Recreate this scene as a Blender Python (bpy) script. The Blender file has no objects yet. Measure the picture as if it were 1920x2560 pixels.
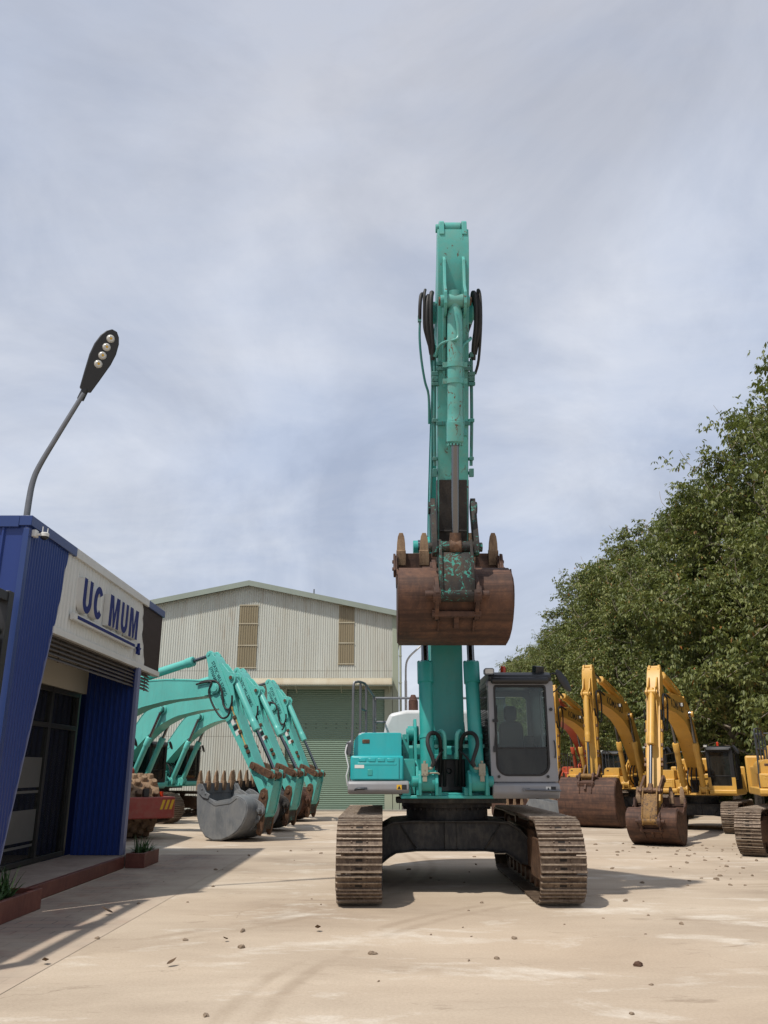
import bpy, bmesh, math, random
import numpy as np
from mathutils import Vector, Matrix, Euler
random.seed(7)
SC = bpy.context.scene
COL = SC.collection
PI = math.pi

# ------------------------------------------------------------------ mesh helpers
class MB:
    """collects shapes; build() links them as ONE mesh object"""
    def __init__(self):
        self.bm = bmesh.new(); self.mi = 0
    def _face(self, vs):
        try:
            f = self.bm.faces.new(vs); f.material_index = self.mi; return f
        except ValueError:
            return None
    def loops(self, rings, cap=True, closed=True):
        """skin between rings of equal point count"""
        R = [[self.bm.verts.new(p) for p in r] for r in rings]
        n = len(R[0])
        for a, b in zip(R[:-1], R[1:]):
            for i in range(n if closed else n - 1):
                j = (i + 1) % n
                self._face((a[i], a[j], b[j], b[i]))
        if cap:
            self._face(R[0][::-1]); self._face(R[-1])
        return self
    def box(self, x0, x1, y0, y1, z0, z1):
        return self.loops([[(x0,y0,z0),(x1,y0,z0),(x1,y1,z0),(x0,y1,z0)],
                           [(x0,y0,z1),(x1,y0,z1),(x1,y1,z1),(x0,y1,z1)]])
    def obox(self, c, size, rot=(0,0,0)):
        M = Euler(rot).to_matrix(); c = Vector(c)
        hx, hy, hz = size[0]/2, size[1]/2, size[2]/2
        f = lambda x, y, z: c + M @ Vector((x, y, z))
        return self.loops([[f(-hx,-hy,-hz),f(hx,-hy,-hz),f(hx,hy,-hz),f(-hx,hy,-hz)],
                           [f(-hx,-hy,hz),f(hx,-hy,hz),f(hx,hy,hz),f(-hx,hy,hz)]])
    def cyl(self, p0, p1, r0, r1=None, n=18, cap=True):
        p0 = Vector(p0); p1 = Vector(p1); r1 = r0 if r1 is None else r1
        d = (p1 - p0).normalized()
        a = d.orthogonal().normalized(); b = d.cross(a)
        rg = lambda p, r: [p + (a*math.cos(t) + b*math.sin(t))*r for t in (2*PI*i/n for i in range(n))]
        return self.loops([rg(p0, r0), rg(p1, r1)], cap)
    def stack(self, p0, p1, prof, n=20):
        """turned shape along an axis; prof = [(t 0..1, r), ...]"""
        p0 = Vector(p0); p1 = Vector(p1); d = (p1 - p0)
        dn = d.normalized(); a = dn.orthogonal().normalized(); b = dn.cross(a)
        return self.loops([[p0 + d*t + (a*math.cos(2*PI*i/n) + b*math.sin(2*PI*i/n))*r for i in range(n)] for t, r in prof])
    def tube(self, pts, r, n=8, smooth=4, cap=True):
        P = [Vector(p) for p in pts]
        if smooth > 1 and len(P) > 2:
            Q = []
            for i in range(len(P) - 1):
                p0 = P[max(i-1,0)]; p1 = P[i]; p2 = P[i+1]; p3 = P[min(i+2,len(P)-1)]
                for k in range(smooth):
                    t = k/smooth
                    Q.append(0.5*((2*p1) + (p2-p0)*t + (2*p0-5*p1+4*p2-p3)*t*t + (3*p1-p0-3*p2+p3)*t**3))
            Q.append(P[-1]); P = Q
        rings = []; up = None
        for i, p in enumerate(P):
            d = (P[min(i+1,len(P)-1)] - P[max(i-1,0)])
            if d.length < 1e-9: d = Vector((0,0,1))
            d.normalize()
            up = d.orthogonal().normalized() if up is None else (up - d*up.dot(d)).normalized()
            b = d.cross(up)
            rr = r(i/(len(P)-1)) if callable(r) else r
            rings.append([p + (up*math.cos(2*PI*k/n) + b*math.sin(2*PI*k/n))*rr for k in range(n)])
        return self.loops(rings, cap)
    def prism(self, poly, m, w0, w1):
        return self.loops([[m(u, v, w0) for u, v in poly], [m(u, v, w1) for u, v in poly]])
    def fz(self, poly, x0, x1):
        """polygon in the machine's side plane (forward, up), extruded in x"""
        return self.prism(poly, lambda f, z, x: (x, -f, z), x0, x1)
    def ribbon(self, pts, th, x0, x1):
        """plate following a polyline in the side plane"""
        n = len(pts); off = []
        for i in range(n):
            a = Vector(pts[max(i-1,0)]); b = Vector(pts[min(i+1,n-1)])
            d = (b - a).normalized(); off.append((pts[i][0] - d.y*th, pts[i][1] + d.x*th))
        R = []
        for p, q in zip(pts, off):
            R.append([(x0,-p[0],p[1]),(x1,-p[0],p[1]),(x1,-q[0],q[1]),(x0,-q[0],q[1])])
        return self.loops(R)
    def plate_hole(self, outer, inner, m, w0, w1):
        """plate with a hole: two loops of equal count in 2-D"""
        a0 = [self.bm.verts.new(m(u,v,w0)) for u,v in outer]; b0 = [self.bm.verts.new(m(u,v,w0)) for u,v in inner]
        a1 = [self.bm.verts.new(m(u,v,w1)) for u,v in outer]; b1 = [self.bm.verts.new(m(u,v,w1)) for u,v in inner]
        n = len(outer)
        for i in range(n):
            j = (i+1) % n
            self._face((a0[i],a0[j],b0[j],b0[i])); self._face((a1[j],a1[i],b1[i],b1[j]))
            self._face((a0[j],a0[i],a1[i],a1[j])); self._face((b0[i],b0[j],b1[j],b1[i]))
        return self
    def build(self, name, mats, parent=None, bevel=0.0, smooth=35, seg=2):
        bm = self.bm
        bmesh.ops.recalc_face_normals(bm, faces=bm.faces)
        me = bpy.data.meshes.new(name); bm.to_mesh(me); bm.free()
        for m in (mats if isinstance(mats, (list, tuple)) else [mats]): me.materials.append(m)
        if smooth:
            me.shade_smooth(); me.set_sharp_from_angle(angle=math.radians(smooth))
        o = bpy.data.objects.new(name, me); COL.objects.link(o)
        if parent: o.parent = parent
        if bevel:
            b = o.modifiers.new('bevel', 'BEVEL'); b.width = bevel; b.segments = seg
            b.limit_method = 'ANGLE'; b.angle_limit = math.radians(38); b.harden_normals = False
        return o

def rrect(x0, x1, y0, y1, r, n=6, radii=None):
    rs = radii or (r, r, r, r)      # bl, br, tr, tl
    cs = [(x0,y0,1,1,PI), (x1,y0,-1,1,1.5*PI), (x1,y1,-1,-1,0), (x0,y1,1,-1,.5*PI)]
    out = []
    for (x,y,sx,sy,a0), q in zip(cs, rs):
        cx, cy = x + sx*q, y + sy*q
        for i in range(n+1):
            a = a0 + .5*PI*i/n
            out.append((cx + q*math.cos(a), cy + q*math.sin(a)))
    return out

def tag(o, label=None, cat=None, group=None, kind=None):
    if label: o['label'] = label
    if cat: o['category'] = cat
    if group: o['group'] = group
    if kind: o['kind'] = kind
    return o

def thing(name, label, cat, loc=(0,0,0), rotz=0, group=None, scale=1):
    o = bpy.data.objects.new(name, None); COL.objects.link(o)
    o.empty_display_size = .3
    o.location = loc; o.rotation_euler = (0,0,rotz); o.scale = (scale,)*3
    return tag(o, label, cat, group)

def children_of(o):
    return [c for c in COL.objects if c.parent == o]

def text_obj(name, body, size, mat, M, parent=None, extrude=.004, bold=0.0, align='LEFT', sx=1.0, bev=0):
    cu = bpy.data.curves.new(name, 'FONT'); cu.body = body; cu.size = size; cu.extrude = extrude
    cu.offset = bold; cu.align_x = align; cu.align_y = 'BOTTOM_BASELINE'
    cu.resolution_u = 4; cu.bevel_depth = bev
    t = bpy.data.objects.new('tmp_text', cu); COL.objects.link(t)
    bpy.context.view_layer.update()
    me = bpy.data.meshes.new_from_object(t.evaluated_get(bpy.context.evaluated_depsgraph_get()))
    bpy.data.objects.remove(t)
    me.transform(Matrix.Diagonal((sx,1,1,1)))
    me.transform(M); me.materials.clear(); me.materials.append(mat)
    o = bpy.data.objects.new(name, me); COL.objects.link(o)
    if parent: o.parent = parent
    return o

def frame_matrix(origin, xdir, ydir):
    x = Vector(xdir).normalized(); y = Vector(ydir).normalized(); z = x.cross(y)
    M = Matrix.Identity(4)
    for i, v in enumerate((x, y, z)):
        for k in range(3): M[k][i] = v[k]
    for k in range(3): M[k][3] = origin[k]
    return M

# ------------------------------------------------------------------ materials
def srgb(r, g, b):
    f = lambda c: (c/255/12.92 if c/255 <= .04045 else ((c/255+.055)/1.055)**2.4)
    return (f(r), f(g), f(b), 1)

ALB = .83
class NT:
    def __init__(self, name):
        self.m = bpy.data.materials.new(name); self.m.use_nodes = True
        self.t = self.m.node_tree; self.t.nodes.clear()
        self.out = self.t.nodes.new('ShaderNodeOutputMaterial')
    def n(self, typ, **kw):
        nd = self.t.nodes.new(typ)
        for k, v in kw.items():
            if k.startswith('i_'):
                key = k[2:]
                nd.inputs[int(key) if key.isdigit() else key.replace('_', ' ')].default_value = v
            else: setattr(nd, k, v)
        return nd
    def l(self, a, b): self.t.links.new(a, b)
    def coord(self, which='Object'): return self.n('ShaderNodeTexCoord').outputs[which]
    def mapping(self, src, scale=(1,1,1), loc=(0,0,0)):
        mp = self.n('ShaderNodeMapping'); mp.inputs['Scale'].default_value = scale; mp.inputs['Location'].default_value = loc
        self.l(src, mp.inputs['Vector']); return mp.outputs[0]
    def noise(self, vec, scale, detail=4, rough=.55, dist=0):
        nd = self.n('ShaderNodeTexNoise'); nd.inputs['Scale'].default_value = scale
        nd.inputs['Detail'].default_value = detail; nd.inputs['Roughness'].default_value = rough
        nd.inputs['Distortion'].default_value = dist
        self.l(vec, nd.inputs['Vector']); return nd.outputs['Fac']
    def ramp(self, fac, stops):
        r = self.n('ShaderNodeValToRGB'); e = r.color_ramp.elements
        while len(e) < len(stops): e.new(.5)
        for el, (p, c) in zip(e, stops):
            el.position = p; el.color = c if isinstance(c, tuple) else (c,c,c,1)
        self.l(fac, r.inputs[0]); return r.outputs[0]
    def mix(self, fac, a, b, blend='MIX'):
        m = self.n('ShaderNodeMix', data_type='RGBA', blend_type=blend)
        for s, v in ((m.inputs[0], fac), (m.inputs[6], a), (m.inputs[7], b)):
            if isinstance(v, (int, float, tuple)): s.default_value = v
            else: self.l(v, s)
        return m.outputs[2]
    def math(self, op, a, b=None, clamp=False):
        m = self.n('ShaderNodeMath', operation=op, use_clamp=clamp)
        for s, v in ((m.inputs[0], a), (m.inputs[1], b)):
            if v is None: continue
            if isinstance(v, (int, float)): s.default_value = v
            else: self.l(v, s)
        return m.outputs[0]
    def bump(self, h, strength=.3, dist=.02):
        b = self.n('ShaderNodeBump'); b.inputs['Strength'].default_value = strength; b.inputs['Distance'].default_value = dist
        self.l(h, b.inputs['Height']); return b.outputs[0]
    def principled(self, color, rough=.5, metal=0, normal=None, spec=.5, coat=0):
        p = self.n('ShaderNodeBsdfPrincipled')
        if not (isinstance(metal, (int, float)) and metal > .9):      # all but full metals dimmed evenly so shadows read deeper under the stronger sun
            color = self.mix(1.0, color, (ALB, ALB, ALB, 1), 'MULTIPLY')
        for key, v in (('Base Color', color), ('Roughness', rough), ('Metallic', metal)):
            if isinstance(v, (int, float, tuple)): p.inputs[key].default_value = v
            else: self.l(v, p.inputs[key])
        p.inputs['Specular IOR Level'].default_value = spec
        p.inputs['Coat Weight'].default_value = coat
        if normal is not None: self.l(normal, p.inputs['Normal'])
        self.l(p.outputs[0], self.out.inputs[0]); self.p = p
        return self.m

def dim(c, k): return (c[0]*k, c[1]*k, c[2]*k, 1)

def paint(name, col, rough=.42, chips=.0, chip_col=srgb(92,62,42), fade=.16, dust=.12, scale=1.0, spec=.5, dust_col=srgb(150,135,112)):
    """machine paint: slow fade, fine dust, chips and rust scratches"""
    t = NT(name); v = t.coord('Object')
    big = t.noise(v, 1.3*scale, 5, .6)
    c = t.mix(t.ramp(big, [(.3,0.),(.7,1.)]), dim(col, 1-fade), dim(col, 1+fade*.6))
    d = t.noise(v, 5.5*scale, 6, .7, .4)
    c = t.mix(t.math('MULTIPLY', t.ramp(d, [(.42,0.),(.75,1.)]), dust), c, dust_col)
    streak = t.noise(t.mapping(v, (14*scale,14*scale,1.1*scale)), 1.0, 4, .6)
    c = t.mix(t.math('MULTIPLY', t.ramp(streak, [(.52,0.),(.72,1.)]), .22), c, dim(col,.62))
    r = rough
    if chips > 0:
        s = t.noise(t.mapping(v, (9*scale,9*scale,5*scale)), 1.0, 8, .72, 1.2)
        k = t.ramp(s, [(.70-chips*.2,0.),(.735-chips*.2,1.)])
        c = t.mix(k, c, chip_col)
        r = t.math('ADD', t.math('MULTIPLY', k, .35), rough, True)
    fine = t.noise(v, 60, 3, .6)
    return t.principled(c, r, 0, t.bump(fine, .05, .004), spec)

def rusty(name, base, hi, lo, rough=.78, scale=1.0, metal=.0, spots=None, bump=.35, lim=.70, band=0):
    t = NT(name); v = t.coord('Object')
    a = t.noise(v, 2.2*scale, 7, .68, .5)
    c = t.ramp(a, [(.25, lo), (.5, base), (.72, hi)])
    b = t.noise(t.mapping(v, (7*scale,7*scale,2.2*scale)), 1.6, 6, .7, .3)
    c = t.mix(t.ramp(b, [(.45,0.),(.7,.55)]), c, dim(hi, 1.15))
    if spots:
        s = t.noise(v, 11*scale, 9, .76, 1.2)
        m = t.noise(v, 1.1*scale, 3, .5)
        k = t.ramp(t.math('ADD', s, t.math('MULTIPLY', m, .35)), [(lim,0.),(lim+.035,1.)])
        c = t.mix(k, c, spots)
    if band:
        q = t.noise(t.mapping(v, (.5,5,11)), 1.0, 6, .66, .3)
        c = t.mix(t.math('MULTIPLY', t.ramp(q, [(.44,0.),(.60,1.)]), band), c, dim(lo, .8))
    g = t.noise(v, 34*scale, 5, .7)
    return t.principled(c, rough, metal, t.bump(g, bump, .012), .35)

def plain(name, col, rough=.6, metal=0, var=.14, scale=6, bump=0.0, spec=.5):
    t = NT(name); v = t.coord('Object')
    a = t.noise(v, scale, 5, .6)
    c = t.mix(t.ramp(a, [(.3,0.),(.7,1.)]), dim(col, 1-var), dim(col, 1+var))
    nrm = t.bump(t.noise(v, scale*9, 4, .6), bump, .01) if bump else None
    return t.principled(c, rough, metal, nrm, spec)

def glass(name, tint=(.55,.62,.62,1), dusty=.10):
    """thin pane: tinted see-through with a mirror sheen and a film of dust"""
    t = NT(name)
    tr = t.n('ShaderNodeBsdfTransparent'); tr.inputs[0].default_value = tint
    gl = t.n('ShaderNodeBsdfGlossy'); gl.inputs['Roughness'].default_value = .03
    df = t.n('ShaderNodeBsdfDiffuse'); df.inputs[0].default_value = srgb(150,148,140)
    fr = t.n('ShaderNodeFresnel'); fr.inputs[0].default_value = 1.5
    m1 = t.n('ShaderNodeMixShader'); t.l(fr.outputs[0], m1.inputs[0]); t.l(tr.outputs[0], m1.inputs[1]); t.l(gl.outputs[0], m1.inputs[2])
    m2 = t.n('ShaderNodeMixShader')
    nz = t.noise(t.mapping(t.coord('Object'), (4,4,1.2)), 2.0, 5, .65)
    t.l(t.math('MULTIPLY', t.ramp(nz, [(.3,.3),(.75,1.)]), dusty), m2.inputs[0])
    t.l(m1.outputs[0], m2.inputs[1]); t.l(df.outputs[0], m2.inputs[2])
    t.l(m2.outputs[0], t.out.inputs[0])
    return t.m

M = {}
TEAL = (.026,.345,.318,1); MINT = (.115,.52,.46,1); YEL = (.67,.375,.068,1)
M['teal'] = paint('teal_paint', TEAL, .40, .22, fade=.10, dust=.10)
M['teal_clean'] = paint('teal_panel_paint', (.020,.42,.445,1), .30, .0, fade=.06, dust=.07, spec=.5)
M['teal_worn'] = paint('worn_teal_paint', (.080,.40,.360,1), .45, .45, fade=.18, dust=.28)
M['teal_dark'] = paint('dark_weathered_teal_pipe_paint', (.030,.20,.185,1), .5, .45, fade=.2, dust=.25)
M['teal_rusty'] = paint('rust_streaked_teal_paint', (.105,.43,.385,1), .45, .58, fade=.2, dust=.35, chip_col=srgb(98,70,50))
M['mint'] = paint('mint_paint', MINT, .38, .16, fade=.10, dust=.12)
M['yellow'] = paint('yellow_paint', YEL, .45, .30, fade=.13, dust=.18, chip_col=srgb(92,62,34))
M['orange'] = paint('orange_red_paint', (.50,.075,.030,1), .45, .2, fade=.14, dust=.15)
M['redroll'] = paint('red_roller_paint', (.34,.045,.032,1), .5, .25, fade=.16, dust=.3)
M['scraped'] = rusty('scraped_black_and_teal', srgb(46,44,42), srgb(72,58,46), srgb(26,26,27), .62, 1.0, .1, (.045,.27,.22,1), lim=.735)
M['wear'] = rusty('worn_black_plate', srgb(50,47,45), srgb(66,58,50), srgb(34,33,33), .6, 1.0, .1, (.05,.29,.24,1), lim=.80)
M['scraped_y'] = rusty('scraped_yellow_and_brown', srgb(128,96,50), srgb(150,112,58), srgb(84,60,38), .65, 1.2, 0, srgb(74,54,40), lim=.72)
M['rust_bucket'] = rusty('rusty_bucket_steel', srgb(88,64,54), srgb(118,84,64), srgb(62,46,41), .72, 1.0, 0, band=.7)
M['grey_bucket'] = rusty('grey_bucket_paint', srgb(112,116,120), srgb(134,134,132), srgb(88,92,96), .6, .7, 0, bump=.15)
M['tooth'] = rusty('earth_worn_tooth_steel', srgb(140,114,90), srgb(168,142,114), srgb(94,72,56), .8, 2.0)
M['track'] = rusty('worn_track_steel', srgb(98,82,70), srgb(140,122,104), srgb(60,48,41), .55, 2.2, .25)
M['grouser'] = rusty('polished_grouser_edge', srgb(140,124,108), srgb(178,163,145), srgb(90,75,64), .5, 3, .3)
M['track_dark'] = plain('track_hole_shade', srgb(40,33,28), .9, 0, .25, 9)  # dark colour standing in for the shade inside the shoe holes
M['under'] = rusty('greasy_black_underframe', srgb(44,44,46), srgb(84,80,74), srgb(27,27,29), .55, 1.4)
M['black'] = plain('black_paint', srgb(30,30,32), .42, 0, .2, 5, .05)
M['rubber'] = plain('black_rubber', srgb(27,26,26), .62, 0, .25, 12, .1)
M['chrome'] = plain('chromed_rod', (.17,.175,.185,1), .2, 1.0, .04, 3)
M['steel'] = plain('grey_steel_tube', srgb(118,120,124), .42, .6, .12, 8)
M['darksteel'] = plain('dark_grey_steel_tube', srgb(70,74,80), .45, .4, .15, 8)
M['silver'] = paint('silver_grey_paint', srgb(146,147,151), .36, 0, fade=.08, dust=.2)
M['whitehood'] = paint('pale_silver_hood_paint', srgb(214,216,218), .3, 0, fade=.04, dust=.08)
M['brass'] = rusty('brass_coloured_pipe', srgb(176,148,84), srgb(200,178,120), srgb(118,88,52), .5, 3, .2)
M['pin'] = rusty('greasy_pin_steel', srgb(92,70,56), srgb(128,96,72), srgb(54,42,36), .55, 4, .3)
M['beige'] = paint('beige_valve_paint', srgb(150,146,128), .5, .2, fade=.1, dust=.2)
M['glass'] = glass('dusty_cab_glass', (.80,.88,.87,1), .06)
M['glass_dark'] = glass('tinted_cab_glass', (.16,.19,.20,1), .10)
M['navy'] = plain('navy_sign_face', (.010,.022,.15,1), .6, 0, .08, 4, 0, .2)
M['seat'] = plain('dark_seat_fabric', srgb(58,58,62), .9, 0, .15, 20, .1)
M['decal_white'] = plain('white_sticker', srgb(222,222,218), .5, 0, .05, 20)
M['decal_black'] = plain('black_lettering', srgb(28,30,34), .5, 0, .1, 20)
M['decal_yellow'] = plain('yellow_warning_sticker', srgb(224,176,38), .5, 0, .08, 20)
M['teal_ink'] = plain('dark_teal_lettering', srgb(26,84,84), .55, 0, .1, 20)
M['amber'] = plain('amber_lens', srgb(196,58,22), .25, 0, .08, 20)
M['lamp_lens'] = plain('clear_lamp_lens', srgb(206,206,200), .15, 0, .06, 10)
M['interior'] = plain('dark_cab_interior', srgb(44,46,48), .8, 0, .15, 6)
M['mirror'] = plain('mirror_back_black', srgb(36,37,40), .35, 0, .1, 6)
M['exhaust'] = rusty('rusted_exhaust_pipe', srgb(82,56,48), srgb(104,72,58), srgb(60,42,38), .8, 5)
# ------------------------------------------------------------------ excavators (forward = -Y, the operator's left = +X)
def lerp(a, b, t): return a + (b - a)*t
def interp(xs, ys, x):
    for i in range(len(xs)-1):
        if x <= xs[i+1]:
            return lerp(ys[i], ys[i+1], (x-xs[i])/(xs[i+1]-xs[i]))
    return ys[-1]

def track_mesh(cx, w=.59, yf=-1.83, yr=1.90, R=.50, zc=.54, detail=True):
    mb = MB(); L = yr - yf; per = 2*L + 2*PI*R
    n = 48; pitch = per/n
    def at(s):
        s %= per
        if s < L: return Vector((yr - s, zc + R)), Vector((-1,0)), Vector((0,1))           # top, running forward
        s -= L
        if s < PI*R:
            a = s/R; return Vector((yf - math.sin(a)*R, zc + math.cos(a)*R)), Vector((-math.cos(a), -math.sin(a))), Vector((-math.sin(a), math.cos(a)))
        s -= PI*R
        if s < L: return Vector((yf + s, zc - R)), Vector((1,0)), Vector((0,-1))
        s -= L; a = s/R
        return Vector((yr + math.sin(a)*R, zc - math.cos(a)*R)), Vector((math.cos(a), math.sin(a))), Vector((math.sin(a), -math.cos(a)))
    rnd = random.Random(3)
    for i in range(n):
        p, d, nn = at((i+.5)*pitch)
        jit = rnd.uniform(-.004, .004)
        def q(u, v, x): return (cx + x + jit, p.x + d.x*u + nn.x*v, p.y + d.y*u + nn.y*v)
        h = pitch*.5 - .006; gt = ((h-.026,h-.012),(-.008,.006),(-h+.012,-h+.026))
        prof = [(-h,-.012),(h,-.012),(h,.006),(h-.012,.03),(h-.026,.03),(h-.034,.004),(.012,.004),(.006,.024),(-.008,.024),(-.014,.004),(-h+.036,.004),(-h+.026,.026),(-h+.012,.026),(-h,.006)]
        mb.mi = 0
        mb.loops([[q(u,v,-w/2) for u,v in prof],[q(u,v,w/2) for u,v in prof]])
        mb.mi = 2                        # polished grouser edges
        for u0, u1 in gt:
            v0 = .031 if u0 > .02 else (.025 if u0 > -.02 else .027)
            mb.loops([[q(u0-.002,v0-.006,-w/2+.004),q(u1+.002,v0-.006,-w/2+.004),q(u1,v0+.003,-w/2+.004),q(u0,v0+.003,-w/2+.004)],[q(u0-.002,v0-.006,w/2-.004),q(u1+.002,v0-.006,w/2-.004),q(u1,v0+.003,w/2-.004),q(u0,v0+.003,w/2-.004)]])
        mb.mi = 0
        for sx in (-.075,.075):          # link plates of the chain
            mb.loops([[q(-h*1.05,-.10,sx-.018),q(h*1.05,-.10,sx-.018),q(h*1.05,-.012,sx-.018),q(-h*1.05,-.012,sx-.018)],
                      [q(-h*1.05,-.10,sx+.018),q(h*1.05,-.10,sx+.018),q(h*1.05,-.012,sx+.018),q(-h*1.05,-.012,sx+.018)]])
        if detail:
            mb.mi = 1                    # dark blocks drawn for the mud holes, their shade put into the colour
            for u0 in (.048, -.052):
                mb.loops([[q(u0-.016,.0,-.045),q(u0+.016,.0,-.045),q(u0+.016,.0055,-.045),q(u0-.016,.0055,-.045)],
                          [q(u0-.016,.0,.045),q(u0+.016,.0,.045),q(u0+.016,.0055,.045),q(u0-.016,.0055,.045)]])
            mb.mi = 0
            for u0 in (.048,-.052):
                for sx in (-.10,.10):
                    mb.loops([[q(u0-.013,.003,sx-.013),q(u0+.013,.003,sx-.013),q(u0+.013,.003,sx+.013),q(u0-.013,.003,sx+.013)],
                              [q(u0-.009,.018,sx-.009),q(u0+.009,.018,sx-.009),q(u0+.009,.018,sx+.009),q(u0-.009,.018,sx+.009)]])
    return mb

BU = [0,.12,.27,.40,.52,.70,.88,1.0]
BC = [0,.42,.88,1.10,1.06,.74,.31,0]
BH = [.28,.33,.43,.47,.43,.34,.27,.19]

def excavator(label, group, loc, rotz, scale, pal, pose, hero=False, feats=()):
    """pal: dict of materials. pose: t,h stick offsets (pin to tail), pz pin height, b bucket angle. returns root"""
    V = lambda x, f, z: (x, -f, z)
    root = thing('excavator', label, 'excavator', loc, rotz, group, scale)
    body, panel, skirt = pal['body'], pal['panel'], pal['skirt']
    # ---------------- undercarriage
    for sx in (-1, 1):
        cx = sx*1.30
        tr = track_mesh(cx, detail=hero or 'trackdetail' in feats).build('track', [pal['track'], M['track_dark'], M['grouser']], root, 0, 25)
        mb = MB(); mb.stack((cx-.09,-1.83,.54),(cx+.09,-1.83,.54),[(0,.30),(.15,.385),(.3,.39),(.3,.405),(.7,.405),(.7,.39),(.85,.385),(1,.30)],28)
        mb.cyl((cx-.19,-1.83,.54),(cx+.19,-1.83,.54),.11); mb.build('idler', pal['under2'], tr, 0)
        mb = MB(); mb.stack((cx-.10,1.90,.54),(cx+.10,1.90,.54),[(0,.22),(.2,.37),(.4,.38),(.6,.38),(.8,.37),(1,.22)],28)
        mb.cyl((cx-.24,1.90,.54),(cx+.24,1.90,.54),.2); mb.build('sprocket', pal['under2'], tr, 0)
        mb = MB()
        mb.fz([(-1.75,.40),(-1.75,.72),(-1.2,.86),(1.25,.86),(1.55,.72),(1.86,.66),(1.86,.42),(1.5,.34),(-1.5,.34)], cx-.17, cx+.17)
        mb.fz([(1.30,.30),(1.30,.80),(2.0,.80),(2.0,.30)], cx-.245, cx-.205); mb.fz([(1.30,.30),(1.30,.80),(2.0,.80),(2.0,.30)], cx+.205, cx+.245)
        for k in range(8):
            y = -1.40 + k*.40
            mb.cyl((cx-.15,y,.20),(cx+.15,y,.20),.095,n=14)
        for y in (-.6,.7): mb.cyl((cx-.13,y,.92),(cx+.13,y,.92),.07,n=12)
        mb.build('track_frame', pal['under2'], tr, .012)
    mb = MB()
    arch = [(-1.14,.34),(-1.14,.70),(-1.02,.84),(-.86,.925),(-.60,.945),(.60,.945),(.86,.925),(1.02,.84),(1.14,.70),(1.14,.34),(1.0,.38),(.90,.47),(.80,.525),(.5,.555),(-.5,.555),(-.80,.525),(-.90,.47),(-1.0,.38)]
    mb.prism(arch, lambda x,z,y: (x,y,z), -.62, .72)
    # top and bottom flange plates standing proud of the web, and stiffeners
    for (pts, th) in (([(-1.15,.72),(-1.02,.86),(-.86,.945),(-.60,.965),(.60,.965),(.86,.945),(1.02,.86),(1.15,.72)], .03),
                      ([(1.02,.36),(.90,.455),(.80,.51),(.5,.54),(-.5,.54),(-.80,.51),(-.90,.455),(-1.02,.36)], .022)):
        rings = []
        for i, p in enumerate(pts):
            a = Vector(pts[max(i-1,0)]); b = Vector(pts[min(i+1,len(pts)-1)]); d = (b-a).normalized()
            q = (p[0]+d.y*th, p[1]-d.x*th)
            rings.append([(p[0],-.70,p[1]),(p[0],.80,p[1]),(q[0],.80,q[1]),(q[0],-.70,q[1])])
        mb.loops(rings)
    mb.box(-.09,.09,-.655,-.60,.56,.94)
    for sx in (-1,1): mb.obox((sx*.62,-.64,.74),(.02,.05,.40),(0,sx*.62,0))
    mb.build('carbody', pal['under'], root, .012)
    mb = MB()
    mb.cyl((0,0,.94),(0,0,1.14),.63,n=40); mb.cyl((0,0,1.135),(0,0,1.20),.70,n=40); mb.cyl((0,0,1.20),(0,0,1.275),.79,n=40)
    for k in range(36):
        a = 2*PI*k/36; mb.cyl((math.cos(a)*.665,math.sin(a)*.665,1.10),(math.cos(a)*.665,math.sin(a)*.665,1.134),.02,n=6)
    mb.box(-.80,.80,-.98,-.2,1.215,1.283)
    mb.build('slew_ring', pal['under'], root, .006)
    # ---------------- upper structure
    mb = MB()                              # revolving frame with the boom bracket
    mb.box(-.74,.62,-1.30,1.5,1.287,1.33)
    mb.box(-1.38,-.62,-1.1,1.6,1.36,1.46); mb.box(.56,1.42,-1.1,1.6,1.30,1.42)
    for sx in (-1,1):
        x = sx*.50
        mb.fz([(1.33,1.33),(1.33,1.55),(1.18,1.72),(.75,1.80),(.66,2.30),(.52,2.43),(.28,2.43),(.12,2.25),(-.5,1.45),(-.5,1.33)], x-.022, x+.022)
        for xx in (sx*.235, sx*.47):        # ears of the lifting cylinders
            mb.fz([(1.02,1.33),(1.42,1.33),(1.47,1.50),(1.42,1.62),(1.30,1.67),(1.16,1.62),(1.02,1.45)], xx-.022, xx+.022)
        mb.cyl(V(sx*.24,1.30,1.52),V(sx*.58,1.30,1.52),.075,n=20)
        mb.cyl(V(sx*.44,.40,2.22),V(sx*.61,.40,2.22),.11,n=24); mb.cyl(V(sx*.60,.40,2.22),V(sx*.635,.40,2.22),.075,n=20)
        mb.fz([(1.30,1.33),(1.30,1.42),(.9,1.75),(.86,1.33)], sx*.66-.06, sx*.66+.06)
    mb.box(-.52,.52,-.66,-.60,1.83,1.90)   # cross bar
    mb.box(-.30,.30,-1.24,-1.05,1.33,1.36)
    mb.box(-.22,-.16,-1.30,-1.0,1.33,1.44); mb.box(.16,.22,-1.30,-1.0,1.33,1.44)
    mb.build('revolving_frame', body, root, .008)
    mb = MB(); mb.box(-.25,.25,-.60,-.2,1.36,1.86); mb.cyl((0,-.62,1.66),(0,-.58,1.66),.045); mb.cyl((-.12,-.63,1.68),(-.12,-.58,1.68),.03); mb.cyl((.13,-.63,1.47),(.13,-.58,1.47),.03)
    mb.build('swing_motor_bay', M['black'], root, .02)
    # storage box and tank on the operator's right
    mb = MB(); mb.prism(rrect(-1.425,-.72,1.86,2.20,.02,5,(.01,.015,.03,.17)), lambda x,z,y:(x,y,z), -1.10, .30)
    tank = mb.build('fuel_tank', panel, root, .022, seg=3)
    MB().box(-1.30,-1.19,-1.108,-1.09,2.045,2.105).build('marker_lamp', M['pin'], tank, .01)
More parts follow.
